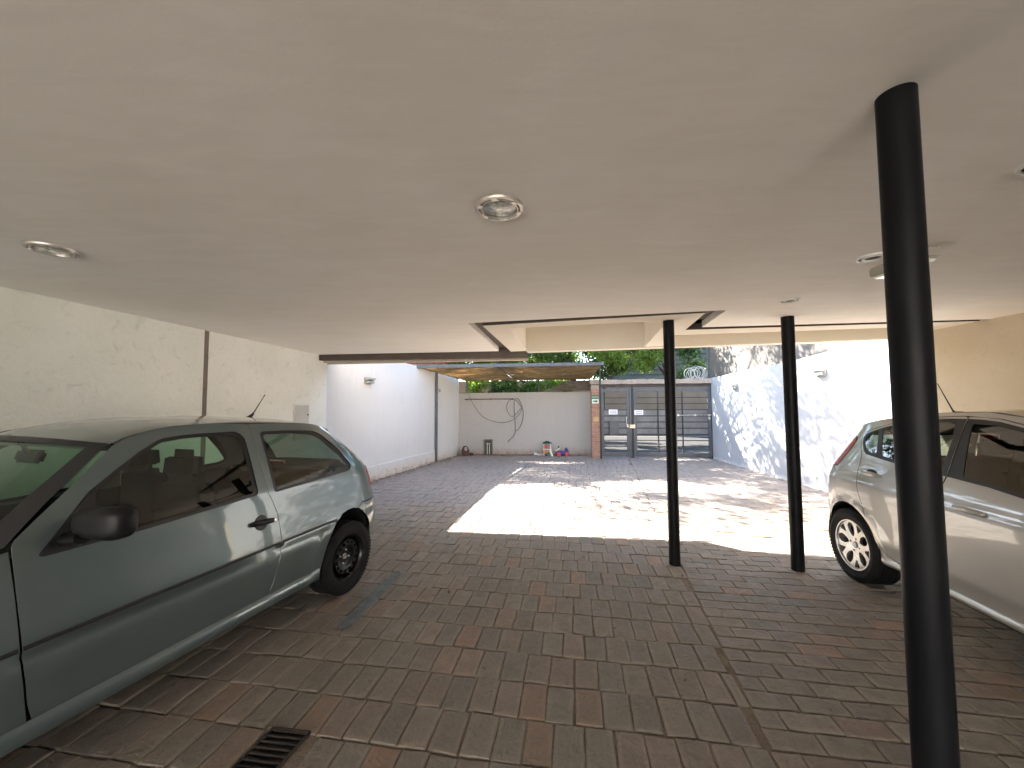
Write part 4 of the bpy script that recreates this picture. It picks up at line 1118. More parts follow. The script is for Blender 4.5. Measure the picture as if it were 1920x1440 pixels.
# ------------------------------------------------------------------ car building
def arc_shift(pts, dx): return [(x + dx, z) for x, z in pts]
def inset_loop(P, d):
    """move a closed loop inwards by d"""
    n = len(P); A = sum(P[i][0] * P[(i + 1) % n][1] - P[(i + 1) % n][0] * P[i][1] for i in range(n))
    sg = 1 if A > 0 else -1; out = []
    for i in range(n):
        a, b, c = Vector(P[i - 1]), Vector(P[i]), Vector(P[(i + 1) % n])
        e0 = (b - a).normalized(); e1 = (c - b).normalized()
        n0 = Vector((-e0.y, e0.x)) * sg; n1 = Vector((-e1.y, e1.x)) * sg
        m = (n0 + n1); m = m.normalized() if m.length > 1e-6 else n0
        k = d / max(.45, m.dot(n0))
        out.append((b.x + m.x * k, b.y + m.y * k))
    return out
def round_loop(P, r, n=4):
    """round the corners of a closed loop"""
    out = []; m = len(P)
    for i in range(m):
        a, b, c = Vector(P[i - 1]), Vector(P[i]), Vector(P[(i + 1) % m])
        d0, d1 = (a - b), (c - b)
        ang = d0.angle(d1) if d0.length > 1e-9 and d1.length > 1e-9 else PI
        if ang > math.radians(160): out.append(tuple(b)); continue
        q = min(r, d0.length * .45, d1.length * .45)
        p0 = b + d0.normalized() * q; p1 = b + d1.normalized() * q
        for k in range(n + 1):
            t = k / n
            out.append(tuple(p0 * (1 - t) ** 2 + b * 2 * t * (1 - t) + p1 * t * t))
    return out
def dense(P, L):
    out = []; n = len(P)
    for i in range(n):
        a, b = P[i], P[(i + 1) % n]; d = math.hypot(b[0] - a[0], b[1] - a[1]); k = max(1, int(math.ceil(d / L)))
        for j in range(k): out.append((a[0] + (b[0] - a[0]) * j / k, a[1] + (b[1] - a[1]) * j / k))
    return out
def panel(name, surf, outline, holes, mat, parent, step=.045, flange=.014, gap=.0022, off=0.0, edge=None):
    """a body panel: outline and holes in the surface's own two coordinates, laid on the surface, with turned-in edges.
    surf(u, v) -> (point, outward normal)"""
    edge = edge or step * .6
    outer = dense(inset_loop(outline, gap), edge)
    inner = [dense(inset_loop(h, -gap * .5), edge) for h in holes]
    vs = []; es = []; loops = []
    for loop in [outer] + inner:
        n0 = len(vs); vs += [Vector(p) for p in loop]
        es += [(n0 + i, n0 + (i + 1) % len(loop)) for i in range(len(loop))]
        loops.append((n0, len(loop)))
    xs = [p[0] for p in outer]; zs = [p[1] for p in outer]
    nx = int((max(xs) - min(xs)) / step) + 1; nz = int((max(zs) - min(zs)) / step) + 1
    bd = np.array([p for l in [outer] + inner for p in l])
    for i in range(nx + 1):
        for j in range(nz + 1):
            x = min(xs) + (i + .5 * (j % 2)) * step; z = min(zs) + j * step * .87
            if inside(outer, x, z) and not any(inside(h, x, z) for h in inner):
                if np.min((bd[:, 0] - x) ** 2 + (bd[:, 1] - z) ** 2) > (step * .42) ** 2: vs.append(Vector((x, z)))
    rv, re, rf, *_ = delaunay_2d_cdt(vs, es, [], 0, 1e-7)
    tri = []
    for f in rf:
        cx = sum(rv[i].x for i in f) / len(f); cz = sum(rv[i].y for i in f) / len(f)
        if inside(outer, cx, cz) and not any(inside(h, cx, cz) for h in inner): tri.append(f)
    P = []; Nn = []
    for v in rv:
        p, n = surf(v.x, v.y); P.append(p + n * off); Nn.append(n)
    F = []
    for f in tri:
        a, b, c = [P[i] for i in f]
        F.append(tuple(f) if (b - a).cross(c - a).dot(Nn[f[0]]) > 0 else tuple(reversed(f)))
    V = list(P); NN = list(Nn)
    if flange:
        for loop, isout in [(outer, 1)] + [(h, 0) for h in inner]:
            n0 = len(V); m = len(loop); pn = [surf(*q) for q in loop]
            A = sum(loop[i][0] * loop[(i + 1) % m][1] - loop[(i + 1) % m][0] * loop[i][1] for i in range(m))
            for i in range(m):
                p, n = pn[i]; d = (pn[(i + 1) % m][0] - pn[i - 1][0])
                out = d.cross(n); out = out.normalized() if out.length > 1e-9 else n
                q = surf(*[loop[i][k] + (.0 if k else .0) for k in (0, 1)])[0]
                V.append(p + n * off); NN.append((out + n * .8).normalized())
                V.append(p + n * (off - flange)); NN.append(out)
            for i in range(m):
                j = (i + 1) % m; F.append((n0 + 2 * i, n0 + 2 * j, n0 + 2 * j + 1, n0 + 2 * i + 1))
            # make the turned edge's shading face away from the panel's middle
            c0 = sum((V[n0 + 2 * i] for i in range(m)), Vector()) / m
            tot = sum((V[n0 + 2 * i] - c0).dot(NN[n0 + 2 * i + 1]) for i in range(m))
            if (tot > 0) != bool(isout):
                for i in range(m):
                    n = pn[i][1]; o2 = -NN[n0 + 2 * i + 1]
                    NN[n0 + 2 * i + 1] = o2; NN[n0 + 2 * i] = (o2 + n * .8).normalized()
    me = bpy.data.meshes.new(name)
    me.from_pydata([tuple(v) for v in V], [], F); me.update(); me.shade_smooth()
    me.normals_split_custom_set_from_vertices([tuple(n) for n in NN])
    return link_mesh(name, me, mat, parent, local=True)

def side_surf(car, sgn):
    def f(x, z):
        p = Vector((x, sgn * car.half(x, z), z)); e = .004
        du = Vector((2 * e, sgn * (car.half(x + e, z) - car.half(x - e, z)), 0)); dv = Vector((0, sgn * (car.half(x, z + e) - car.half(x, z - e)), 2 * e))
        n = du.cross(dv); n = n.normalized() if n.length > 1e-12 else Vector((0, sgn, 0))
        return p, (n if n.y * sgn > 0 else -n)
    return f
def end_surf(car, front):
    """front or rear face of the body: u across (-1..1), v = height"""
    def pt(s, z):
        w = car.hw - interp(car.prof, z); u = max(0.0, 1 - abs(s) ** car.n) ** (1 / car.n)
        if front: x = interp(car.nose, z) - car.plf + car.plf * u
        else: x = interp(car.tail, z) + car.plr - car.plr * u
        return Vector((x, s * w, z))
    def f(s, z):
        e = .006; p = pt(s, z)
        n = (pt(s + e, z) - pt(s - e, z)).cross(pt(s, z + e) - pt(s, z - e)); n.normalize()
        if (n.x > 0) != front: n = -n
        return p, n
    return f
def end_side_x(car, z): return interp(car.tail, z) + .14
def end_smax(car): u = 1 - .14 / car.plr; return (1 - u ** car.n) ** (1 / car.n)
def generic_surf(pt):
    def f(u, v):
        e = .004; p = pt(u, v); n = (pt(u + e, v) - pt(u - e, v)).cross(pt(u, v + e) - pt(u, v - e)); n.normalize()
        return p, (n if n.z > 0 else -n)
    return f

def wheel_steel(parent, x, y, sgn, R, w):
    t = bpy.data.objects.new('wheel', None); COL.objects.link(t); t.parent = parent; t.location = (x, y, R)
    ax = (0, sgn, 0); o = (0, 0, 0)
    tyre(t, R, w, ax, .178)
    mb = MB(); mb.lathe([(.178, w * .38), (.172, w * .44), (.166, w * .40), (.160, w * .30), (.158, w * .10), (.150, w * .02)], o, ax, 48); mb.build('rim', m_rimblack, t, smooth=40, local=True)
    face = disc_with_holes(.152, [(.115, .0125, .0165, k * 2 * PI / 14) for k in range(14)], lambda r: w * (.06 + .28 * max(0, min(1, (.150 - r) / .016)) - .14 * max(0, min(1, (.088 - r) / .02))), ax)
    face.build('wheel_disc', m_rimblack, t, smooth=35, local=True)
    mb = MB(); mb.lathe([(.0001, w * .03), (.16, w * .0)], o, ax, 24); mb.build('drum', m_darkin, t, local=True)
    a = Vector(ax).orthogonal().normalized(); b = Vector(ax).cross(a)
    for k in range(4):
        q = 2 * PI * k / 4 + .5; c = (a * math.cos(q) + b * math.sin(q)) * .052
        mb = MB(); mb.lathe([(.0085, w * .15), (.0085, w * .22), (.006, w * .25), (.0001, w * .25)], c, ax, 6); mb.build('wheel_bolt', m_bolt, t, smooth=20, local=True)
    mb = MB(); mb.lathe([(.026, w * .15), (.024, w * .24), (.018, w * .275), (.0001, w * .28)], o, ax, 20); mb.build('hub_cap', m_bolt, t, smooth=40, local=True)
    mb = MB(); q = a * .150 * math.cos(2.6) + b * .150 * math.sin(2.6); mb.cyl(q + Vector(ax) * w * .30, q + Vector(ax) * w * .48, .004, 8); mb.build('valve', m_bolt, t, local=True)
def tyre(t, R, w, ax, rr):
    p = [(rr, -w * .42), (rr + .006, -w * .47), (rr + .03, -w * .50), ((R + rr) / 2, -w * .53), (R - .035, -w * .51), (R - .016, -w * .465), (R - .006, -w * .42)]
    prof = p + [(R, -w * .36)]
    for k in range(4):
        c = -w * .28 + w * .56 * k / 3
        prof += [(R, c - .006), (R - .007, c - .005), (R - .007, c + .005), (R, c + .006)]
    prof += [(R, w * .36)] + [(r, -h) for r, h in reversed(p)]
    mb = MB(); mb.lathe(prof, (0, 0, 0), ax, 72); mb.build('tyre', m_rubber, t, smooth=32, local=True)
    mb = MB(); a = Vector(ax).orthogonal().normalized(); b = Vector(ax).cross(a); ax = Vector(ax)
    for k in range(66):                         # tread blocks on the shoulders
        q = 2 * PI * k / 66; d = a * math.cos(q) + b * math.sin(q); tt = ax.cross(d)
        for h in (-.41, .41): mb.obox(d * (R - .004) + ax * w * h, d * .004, tt * R * .030, ax * w * .045)
    mb.build('tread', m_rubber, t, local=True)
def disc_with_holes(r0, holes, dish, ax, rin=0.0, n=72):
    """pressed disc; holes: (radius of centre, half radial, half tangential, angle) ovals, or loops of (x, y)"""
    outer = [(r0 * math.cos(2 * PI * k / n), r0 * math.sin(2 * PI * k / n)) for k in range(n)]
    hl = []
    for h in holes:
        if isinstance(h, list): hl.append(h); continue
        rc, hr, ht, q = h; c, s = math.cos(q), math.sin(q)
        L = []
        for k in range(14):
            e = 2 * PI * k / 14; x = rc + hr * math.cos(e); y = ht * math.sin(e); L.append((x * c - y * s, x * s + y * c))
        hl.append(L)
    vs = []; es = []
    for loop in [outer] + hl:
        n0 = len(vs); vs += [Vector(p) for p in loop]; es += [(n0 + i, n0 + (i + 1) % len(loop)) for i in range(len(loop))]
    for r in np.arange(.012, r0 - .008, .012):
        m = max(6, int(2 * PI * r / .014))
        for k in range(m):
            p = (r * math.cos(2 * PI * k / m), r * math.sin(2 * PI * k / m))
            if not any(inside(h, *p) for h in hl): vs.append(Vector(p))
    rv, re, rf, *_ = delaunay_2d_cdt(vs, es, [], 0, 1e-7)
    ax = Vector(ax); a = ax.orthogonal().normalized(); b = ax.cross(a)
    mb = MB(); P = []
    for v in rv: P.append(a * v.x + b * v.y + ax * dish(v.length))
    F = []
    for f in rf:
        c = sum((rv[i] for i in f), Vector((0, 0))) / 3
        if inside(outer, c.x, c.y) and not any(inside(h, c.x, c.y) for h in hl):
            A, B, C = [P[i] for i in f]; F.append(tuple(f) if (B - A).cross(C - A).dot(ax) > 0 else tuple(reversed(f)))
    mb.add(P, F)
    for L in hl:                                # thickness seen inside each opening
        m = len(L); q = [Vector(p) for p in L]
        for i in range(m):
            u, v = q[i], q[(i + 1) % m]
            pu = a * u.x + b * u.y + ax * dish(u.length); pv = a * v.x + b * v.y + ax * dish(v.length)
            mb.poly(pu, pv, pv - ax * .022, pu - ax * .022)
    return mb
def wheel_alloy(parent, x, y, sgn, R, w):
    t = bpy.data.objects.new('wheel', None); COL.objects.link(t); t.parent = parent; t.location = (x, y, R)
    ax = (0, sgn, 0); o = (0, 0, 0); rr = .212
    tyre(t, R, w, ax, rr)
    mb = MB(); mb.lathe([(rr, w * .40), (rr - .004, w * .465), (rr - .012, w * .455), (rr - .016, w * .40), (rr - .02, w * .15), (rr - .02, -w * .2)], o, ax, 64); mb.build('rim', m_alloy, t, smooth=40, local=True)
    holes = []
    for k in range(5):
        q = 2 * PI * k / 5 + .35
        L = []                                  # large petal opening between two spokes
        for e in range(20):
            g_ = 2 * PI * e / 20; px = .128 + .058 * math.cos(g_); py = (.036 + .010 * math.cos(g_)) * math.sin(g_)
            L.append((px * math.cos(q) - py * math.sin(q), px * math.sin(q) + py * math.cos(q)))
        holes.append(L)
        q2 = q + PI / 5                         # small fork opening at the spoke's outer end
        tr = round_loop([(.118, 0), (.186, -.036), (.191, 0), (.186, .036)], .014, 3)
        holes.append([(a_ * math.cos(q2) - b_ * math.sin(q2), a_ * math.sin(q2) + b_ * math.cos(q2)) for a_, b_ in tr])
    for k in range(4):
        q = 2 * PI * k / 4 + .5; holes.append([(.053 * math.cos(q) + .010 * math.cos(e), .053 * math.sin(q) + .010 * math.sin(e)) for e in [2 * PI * i / 12 for i in range(12)]])
    disc_with_holes(.199, holes, lambda r: w * (.40 - .10 * max(0, 1 - r / .2) ** 1.2 - .0), ax).build('spokes', m_alloy, t, smooth=40, local=True)
    mb = MB(); mb.lathe([(.0001, w * .05), (.195, -.01)], o, ax, 32); mb.build('brake_drum', M('dark_brake', (.03, .028, .027), .7, .2), t, local=True)
    mb = MB(); mb.lathe([(.028, w * .28), (.026, w * .345), (.02, w * .352), (.0001, w * .354)], o, ax, 24); mb.build('hub_cap', M('dull_cap', (.20, .20, .21), .35, .5), t, smooth=40, local=True)

def curve_rail(rail):
    tab = sorted(rail)
    return lambda x: interp(tab, x)

def make_car(car, name, label, loc, rotz, D):
    root = thing(name, label, 'car', loc, rotz)
    P = D['paint']; smax = end_smax(car)
    railz = curve_rail(D['rail'])
    for sgn in (1, -1):
        S = side_surf(car, sgn)
        for (nm, outline, holes, mat, kw) in D['panels']:
            panel(nm, S, outline, holes, mat, root, **kw)
        # dark shell just inside the skin, so that shut lines are dark and no light leaks in
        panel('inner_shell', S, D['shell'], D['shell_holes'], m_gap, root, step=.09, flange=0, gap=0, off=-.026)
        # sill
        mb = MB(); sec = D['sill']; xs = np.linspace(D['sillx'][0], D['sillx'][1], 30)
        mb.grid(lambda u, v: _sill(car, sgn, D, u, v), 30, len(sec) - 1); mb.build('sill', P, root, smooth=70, local=True)
        if D.get('mould'):
            x0, x1, z0, z1 = D['mould']
            for (a, b) in D['mould_runs']:
                mb = MB()
                def mf(u, v, a=a, b=b):
                    x = a + (b - a) * u; zc = z0 + (z1 - z0) * (x - x0) / (x1 - x0); z = zc + (v - .5) * .017
                    p, n = S(x, z); return p + n * (.0035 * math.sin(PI * v) ** .5 + .0008)
                mb.grid(mf, 24, 4); mb.build('side_moulding', m_trim, root, smooth=60, local=True)
        # wheel housings
        for ax_, az, r in car.arch:
            mb = MB(); yo = car.half(ax_, az + r) - .03
            def wf(u, v): 
                q = PI * (-.02 + 1.04 * u); return Vector((ax_ + D['archdx'] + D['archw'] * math.cos(q), sgn * (yo - .26 * v), az + (r + .055) * math.sin(q)))
            mb.grid(wf, 24, 3)
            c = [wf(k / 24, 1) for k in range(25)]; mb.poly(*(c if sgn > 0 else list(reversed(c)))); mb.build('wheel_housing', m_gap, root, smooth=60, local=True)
        # outside mirror
        D['mirror'](root, S, sgn, car)
        for (x, z, ang) in D['handles']:
            D['handle'](root, S, sgn, x, z, ang)
    # wheels
    for wx in D['axles']:
        for sgn in (1, -1): D['wheel'](root, wx, sgn * D['track'], sgn, D['R'], D['W'])
    # ends
    for front in (False, True):
        E = end_surf(car, front)
        for (nm, outline, holes, mat, kw) in D['front' if front else 'rear']: panel(nm, E, outline, holes, mat, root, **kw)
    # roof
    xr, xf, bul = D['roofx']
    def rp(u, v):                               # u across -1..1, v along 0..1
        x0 = xr - .05 * (1 - u * u); x1 = xf + bul * (1 - u * u); x = x0 + (x1 - x0) * v
        zz = railz(min(x, xf + .02)); y = car.half(min(x, xf), zz) - .014
        return Vector((x, u * y, zz - .006 + D['crown'] * (1 - abs(u) ** 2.2) - .02 * max(0, (x - xf) / .1) * (1 - u * u)))
    mb = MB(); mb.grid(lambda a, b: rp(a * 2 - 1, b), 28, 30); mb.build('roof', P, root, smooth=60, local=True)
    mb = MB(); mb.grid(lambda a, b: rp((a * 2 - 1) * .97, b) - Vector((0, 0, .035)), 14, 14); mb.build('headlining', m_headlining, root, smooth=60, local=True)
    for sgn in (1, -1):
        mb = MB(); pts = [rp(sgn * 1.0, k / 30) + Vector((0, sgn * .005, -.005)) for k in range(31)]; mb.tube(pts, .0115, 6); mb.build('roof_seam', m_trim, root, smooth=60, local=True)
    # spoiler lip
    mb = MB(); mb.grid(lambda a, b: rp(a * 2 - 1, 0) + Vector((-.085 * b + .01, 0, .004 - .028 * b * b)), 20, 4)
    mb.grid(lambda a, b: rp(a * 2 - 1, 0) + Vector((-.075, 0, -.024 - .03 * b)), 20, 2); mb.build('spoiler', P, root, smooth=50, local=True)
    # windscreen between the pillar edges
    A = D['pillar']
    def wp(u, v):
        i = v * (len(A) - 1); k = min(int(i), len(A) - 2); f = i - k
        x = A[k][0] + (A[k + 1][0] - A[k][0]) * f; z = A[k][1] + (A[k + 1][1] - A[k][1]) * f
        y = car.half(min(x, A[0][0]), z) - .012; b = D['wbulge'][0] + (D['wbulge'][1] - D['wbulge'][0]) * v
        return Vector((x + b * (1 - abs(u) ** 2.4), u * y, z + D['wcrown'] * v * (1 - u * u)))
    mb = MB(); mb.grid(lambda a, b: wp(a * 2 - 1, b), 24, 14); mb.build('windscreen', D['glass'], root, smooth=80, local=True)
    mb = MB()
    def band(f, w):
        mb.grid(f, 24, 2)
    for sgn in (1, -1):
        mb.grid(lambda a, b, sgn=sgn: wp(sgn * (1 - .12 * b), a) + Vector((.004, 0, .003)), 20, 2)
    mb.grid(lambda a, b: wp(a * 2 - 1, 1 - .09 * b) + Vector((.003, 0, .004)), 24, 2)
    mb.grid(lambda a, b: wp(a * 2 - 1, .06 * b) + Vector((.004, 0, .004)), 24, 2)
    mb.build('windscreen_seal', m_trim, root, smooth=80, local=True)
    # bonnet
    hx = D['bonnet']
    hz = curve_rail(hx)
    def bp(u, v):
        x0 = A[0][0] + .01 + D['wbulge'][0] * (1 - abs(u) ** 2.4); x1 = hx[-1][0] + .28 * (1 - abs(u) ** 3); x = x0 + (x1 - x0) * v
        xe = min(x, hx[-1][0]); z = hz(xe)
        return Vector((x, u * (car.half(xe, z) - .004), z + .05 * (1 - abs(u) ** 2.5) * (1 - .5 * v) - .5 * max(0, x - hx[-1][0]) * .35))
    mb = MB(); mb.grid(lambda a, b: bp(a * 2 - 1, b), 24, 20); mb.build('bonnet', P, root, smooth=60, local=True)
    # underbody and cabin
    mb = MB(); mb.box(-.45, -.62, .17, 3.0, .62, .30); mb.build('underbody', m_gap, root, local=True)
    D['cabin'](root)
    D['extra'](root, rp)
    return root
def _sill(car, sgn, D, u, v):
    sec = D['sill']; x0, x1 = D['sillx']; x = x0 + (x1 - x0) * u; k = int(round(v * (len(sec) - 1))); dy, z = sec[k]
    w = min(1, (x - x0) / .12 + .0) if D.get('silltaper') else 1
    base = car.half(max(x, x0 + .02), D['sillz'])
    return Vector((x, sgn * (base + dy * (.35 + .65 * max(0, w))), z + D['sillslope'] * (x - x0)))

def seat(root, x, y, hx, name='front_seat', w=.25, back=(.58, .50, 1.10), head=True):
    """x: hinge, hx: headrest"""
    s = MB(); s.hexa([(x + .0, y - w, .38), (x + .50, y - w, .42), (x + .50, y + w, .42), (x, y + w, .38)], [(x, y - w, .54), (x + .52, y - w, .58), (x + .52, y + w, .58), (x, y + w, .54)])
    o = s.build(name, m_seat, root, smooth=50, bevel=.05, seg=3, local=True)
    b = MB(); zt = back[2]; b.hexa([(x - .02, y - w, .50), (x + .12, y - w, .52), (x + .12, y + w, .52), (x - .02, y + w, .50)],
                      [(hx - .05, y - w * .80, zt), (hx + .045, y - w * .80, zt), (hx + .045, y + w * .80, zt), (hx - .05, y + w * .80, zt)])
    b.build('seat_back', m_seat, o, smooth=50, bevel=.045, seg=3, local=True)
    if head:
        h = MB(); h.hexa([(hx - .05, y - .145, zt - .02), (hx + .075, y - .145, zt - .02), (hx + .075, y + .145, zt - .02), (hx - .05, y + .145, zt - .02)],
                         [(hx - .04, y - .13, zt + .175), (hx + .065, y - .13, zt + .175), (hx + .065, y + .13, zt + .175), (hx - .04, y + .13, zt + .175)])
        h.build('headrest', m_seat, o, smooth=50, bevel=.05, seg=4, local=True)

# ------------------------------------------------------------------ grey two-door car
DG = {}
tailside = lambda car, zs: [(end_side_x(car, z), z) for z in zs]
arch_g = [(.225, .285), (.217, .317), (.200, .405), (.175, .483), (.130, .572), (.074, .636), (.015, .668), (-.048, .681), (-.115, .682), (-.173, .667), (-.230, .632), (-.272, .589), (-.318, .520), (-.345, .443), (-.345, .38), (-.335, .30)]
qwin = round_loop([(.606, 1.366), (.40, 1.362), (.149, 1.343), (.073, 1.312), (-.069, 1.176), (-.167, 1.037), (-.149, .998), (-.107, .988), (.587, .963), (.598, .979)], .03)
qgl = round_loop([(.584, 1.350), (.40, 1.345), (.201, 1.325), (.109, 1.296), (-.051, 1.145), (-.146, 1.032), (-.103, 1.010), (.568, .975), (.576, .995)], .025)
dwin = round_loop([(1.512, 1.157), (1.400, 1.240), (1.291, 1.314), (1.188, 1.370), (1.08, 1.379), (.982, 1.382), (.765, 1.379), (.722, 1.340), (.718, 1.168), (.712, .972), (1.318, .942), (1.690, .938)], .03)
dgl = round_loop([(1.485, 1.155), (1.385, 1.232), (1.285, 1.300), (1.186, 1.355), (1.08, 1.366), (.985, 1.368), (.772, 1.364), (.742, 1.330), (.738, 1.168), (.732, .988), (1.32, .958), (1.500, .954)], .02)
corner = [(1.497, .950), (1.497, 1.150), (1.512, 1.150), (1.690, .945), (1.685, .941)]
gapr = [(.664, .325), (.637, .40), (.616, .493), (.596, .57), (.585, .635), (.588, .74), (.598, .836), (.624, .920), (.641, .963), (.652, 1.15), (.662, 1.35), (.668, 1.424)]
sillz = lambda x: .298 + .022 * max(0, min(1, (x - .25) / 1.0))
quarter = [(.414, 1.421), (.25, 1.409), (.101, 1.394), (.0, 1.377), (-.065, 1.357)] + tailside(GreyCar, [1.33, 1.27, 1.2, 1.13, 1.06, .99, .92, .85, .78, .71]) + [(-.40, .700), (-.300, .7005), (-.239, .706)] + [p for p in reversed(arch_g[:10])] + [(.30, .302), (.45, .312)] + gapr
door_g = list(reversed(gapr)) + [(.90, .325), (1.2, .327), (1.45, .330), (1.695, .331), (1.712, .40), (1.730, .537), (1.735, .641), (1.745, .83), (1.752, 1.000), (1.745, 1.022), (1.690, 1.078), (1.623, 1.141), (1.508, 1.248), (1.440, 1.315), (1.392, 1.358), (1.340, 1.386), (1.268, 1.408), (1.170, 1.426), (1.071, 1.435), (.95, 1.440), (.842, 1.440)]
arch_f = [(-p[0] + 2.40 - .065 * 2 + .13, p[1]) for p in arch_g]
arch_f = [(2.395 - (p[0] + .065), p[1]) for p in arch_g]
fender = [(1.757, .985), (1.742, .83), (1.738, .641), (1.733, .537), (1.715, .40), (1.70, .332), (2.05, .325)] + sorted([p for p in arch_f], key=lambda q: q[0])[0:0] + [p for p in arch_f] 
fender = [(1.705, .331)] + [(2.07, .315)] + [p for p in arch_f[1:-1]] + [(2.735, .30), (2.92, .30), (2.96, .45), (2.96, .60), (2.93, .74), (2.86, .835), (2.7, .880), (2.4, .925), (2.1, .955), (1.9, .972), (1.757, .990), (1.746, .83), (1.738, .641), (1.733, .537), (1.715, .40)]
bump_g = [(-.239, .701), (-.300, .6955), (-.40, .695)] + tailside(GreyCar, [.69, .6, .5, .4, .3, .25]) + [(-.345, .25)] + list(reversed(arch_g[9:]))
shell_g = [(2.93, .28), (2.93, .80), (2.4, .90), (1.76, .965), (1.60, .930), (.70, .935), (-.10, .960)] + tailside(GreyCar, [.93, .8, .6, .4, .28])
DG.update(paint=m_greypaint, glass=m_glass, R=.287, W=.178, track=.712, axles=(-.085, 2.385), wheel=wheel_steel, archdx=-.065, archw=.285,
    rail=[(1.44, 1.33), (1.392, 1.364), (1.358, 1.382), (1.268, 1.408), (1.071, 1.436), (.842, 1.441), (.414, 1.422), (.101, 1.395), (-.03, 1.370), (-.10, 1.350), (-.2, 1.31)],
    panels=[('quarter_panel', quarter, [qwin], m_greypaint, dict(flange=.004)), ('door', door_g, [dwin], m_greypaint, dict(flange=.004)), ('front_wing', fender, [], m_greypaint, dict(flange=.004)), ('rear_bumper_side', bump_g, [], m_greypaint, dict(flange=.004)),
            ('window_seal', qwin, [qgl], m_trim, dict(off=-.006, flange=.004, gap=-.004, step=.06)), ('window_seal', dwin, [dgl], m_trim, dict(off=-.006, flange=.004, gap=-.004, step=.06)),
            ('rear_side_window', qgl, [], m_glass, dict(off=-.009, flange=0, gap=-.004, step=.07)), ('door_window', dgl, [], m_glass, dict(off=-.009, flange=0, gap=-.004, step=.07)),
            ('tail_light', round_loop([(-.425, .800), (-.415, .955), (-.487, .972), (-.512, .90), (-.525, .80)], .02), [], m_taillight, dict(off=.006, flange=.008, step=.03))],
    shell=shell_g, shell_holes=[arch_g, arch_f],
    sill=[(.000, .325), (.010, .315), (.017, .298), (.019, .275), (.014, .253), (-.002, .240), (-.05, .228)], sillx=(.235, 2.04), sillz=.32, sillslope=.004, silltaper=True,
    mould=(1.785, .093, .620, .641), mould_runs=[(.088, .580), (.594, 1.732), (1.744, 2.05)],
    handles=[(.712, .798, .07)], roofx=(-.075, 1.385, .085), crown=.048, wbulge=(.20, .085), wcrown=.035,
    pillar=[(1.762, 1.000), (1.700, 1.070), (1.633, 1.143), (1.518, 1.252), (1.452, 1.316), (1.402, 1.362)],
    bonnet=[(1.76, .985), (2.1, .955), (2.4, .925), (2.7, .880), (2.86, .835)])
DG['rear'] = [('rear_bumper', [(-.837, .25), (.837, .25), (.837, .693), (-.837, .693)], [], m_greypaint, dict(step=.06)),
    ('tailgate', [(-.60, .703), (.60, .703), (.60, .975), (.837, .985), (.837, 1.345), (-.837, 1.345), (-.837, .985), (-.60, .975)], [[(-.70, 1.0), (.70, 1.0), (.66, 1.31), (-.66, 1.31)]], m_greypaint, dict(step=.06)),
    ('rear_window', [(-.70, 1.0), (.70, 1.0), (.66, 1.31), (-.66, 1.31)], [], m_glassdark, dict(step=.08, off=-.006, flange=0, gap=-.004)),
    ('tail_light', [(.61, .72), (.84, .72), (.84, .975), (.61, .965)], [], m_taillight, dict(step=.05, off=.006)),
    ('tail_light', [(-.61, .965), (-.84, .975), (-.84, .72), (-.61, .72)], [], m_taillight, dict(step=.05, off=.006)),
    ('number_plate', [(-.24, .50), (.24, .50), (.24, .62), (-.24, .62)], [], m_whitepl, dict(step=.08, off=.006))]
DG['front'] = [('front_bumper', [(-.86, .25), (.86, .25), (.86, .56), (-.86, .56)], [], m_greypaint, dict(step=.07)),
    ('grille', [(-.42, .565), (.42, .565), (.42, .70), (-.42, .70)], [], m_trim, dict(step=.08)),
    ('headlight', [(.43, .565), (.85, .565), (.85, .72), (.43, .72)], [], m_headlight, dict(step=.06)), ('headlight', [(-.43, .72), (-.85, .72), (-.85, .565), (-.43, .565)], [], m_headlight, dict(step=.06))]
def grey_mirror(root, S, sgn, car):
    mb = MB(); panel('mirror_corner', S, corner, [], m_trim, root, step=.05, off=-.001, flange=.006, gap=0)
    base = S(1.60, .985)[0]
    mb.tube([base + Vector((0, -sgn * .02, -.005)), base + Vector((-.005, sgn * .05, .0)), base + Vector((-.01, sgn * .09, .012))], [.030, .027, .030], 10)
    arm = mb.build('mirror_arm', m_mirror, root, smooth=50, local=True)
    c = Vector((1.545, sgn * (abs(base.y) + .145), 1.050)); mb = MB()
    def f(a, b):
        th = 2 * PI * a; ph = PI * (b - .5)
        se = lambda q, e: math.copysign(abs(q) ** e, q)
        x = .060 * se(math.cos(ph), .75) * se(math.cos(th), .75); y = .122 * se(math.cos(ph), .55) * se(math.sin(th), .55); z = .066 * se(math.sin(ph), .62)
        z *= 1 - .12 * (y * sgn / .122 * -1); x += .018 * (y / .122) * -sgn
        return c + Vector((x, y, z))
    mb.grid(f, 40, 22); h = mb.build('mirror_housing', m_mirror, root, smooth=70, local=True)
    mb = MB(); mb.obox(c + Vector((-.052, 0, 0)), (.004, 0, 0), (-.018 * 0, .098, 0), (0, 0, .05)); mb.build('mirror_glass', m_headlight, h, bevel=.003, local=True)
DG['mirror'] = grey_mirror
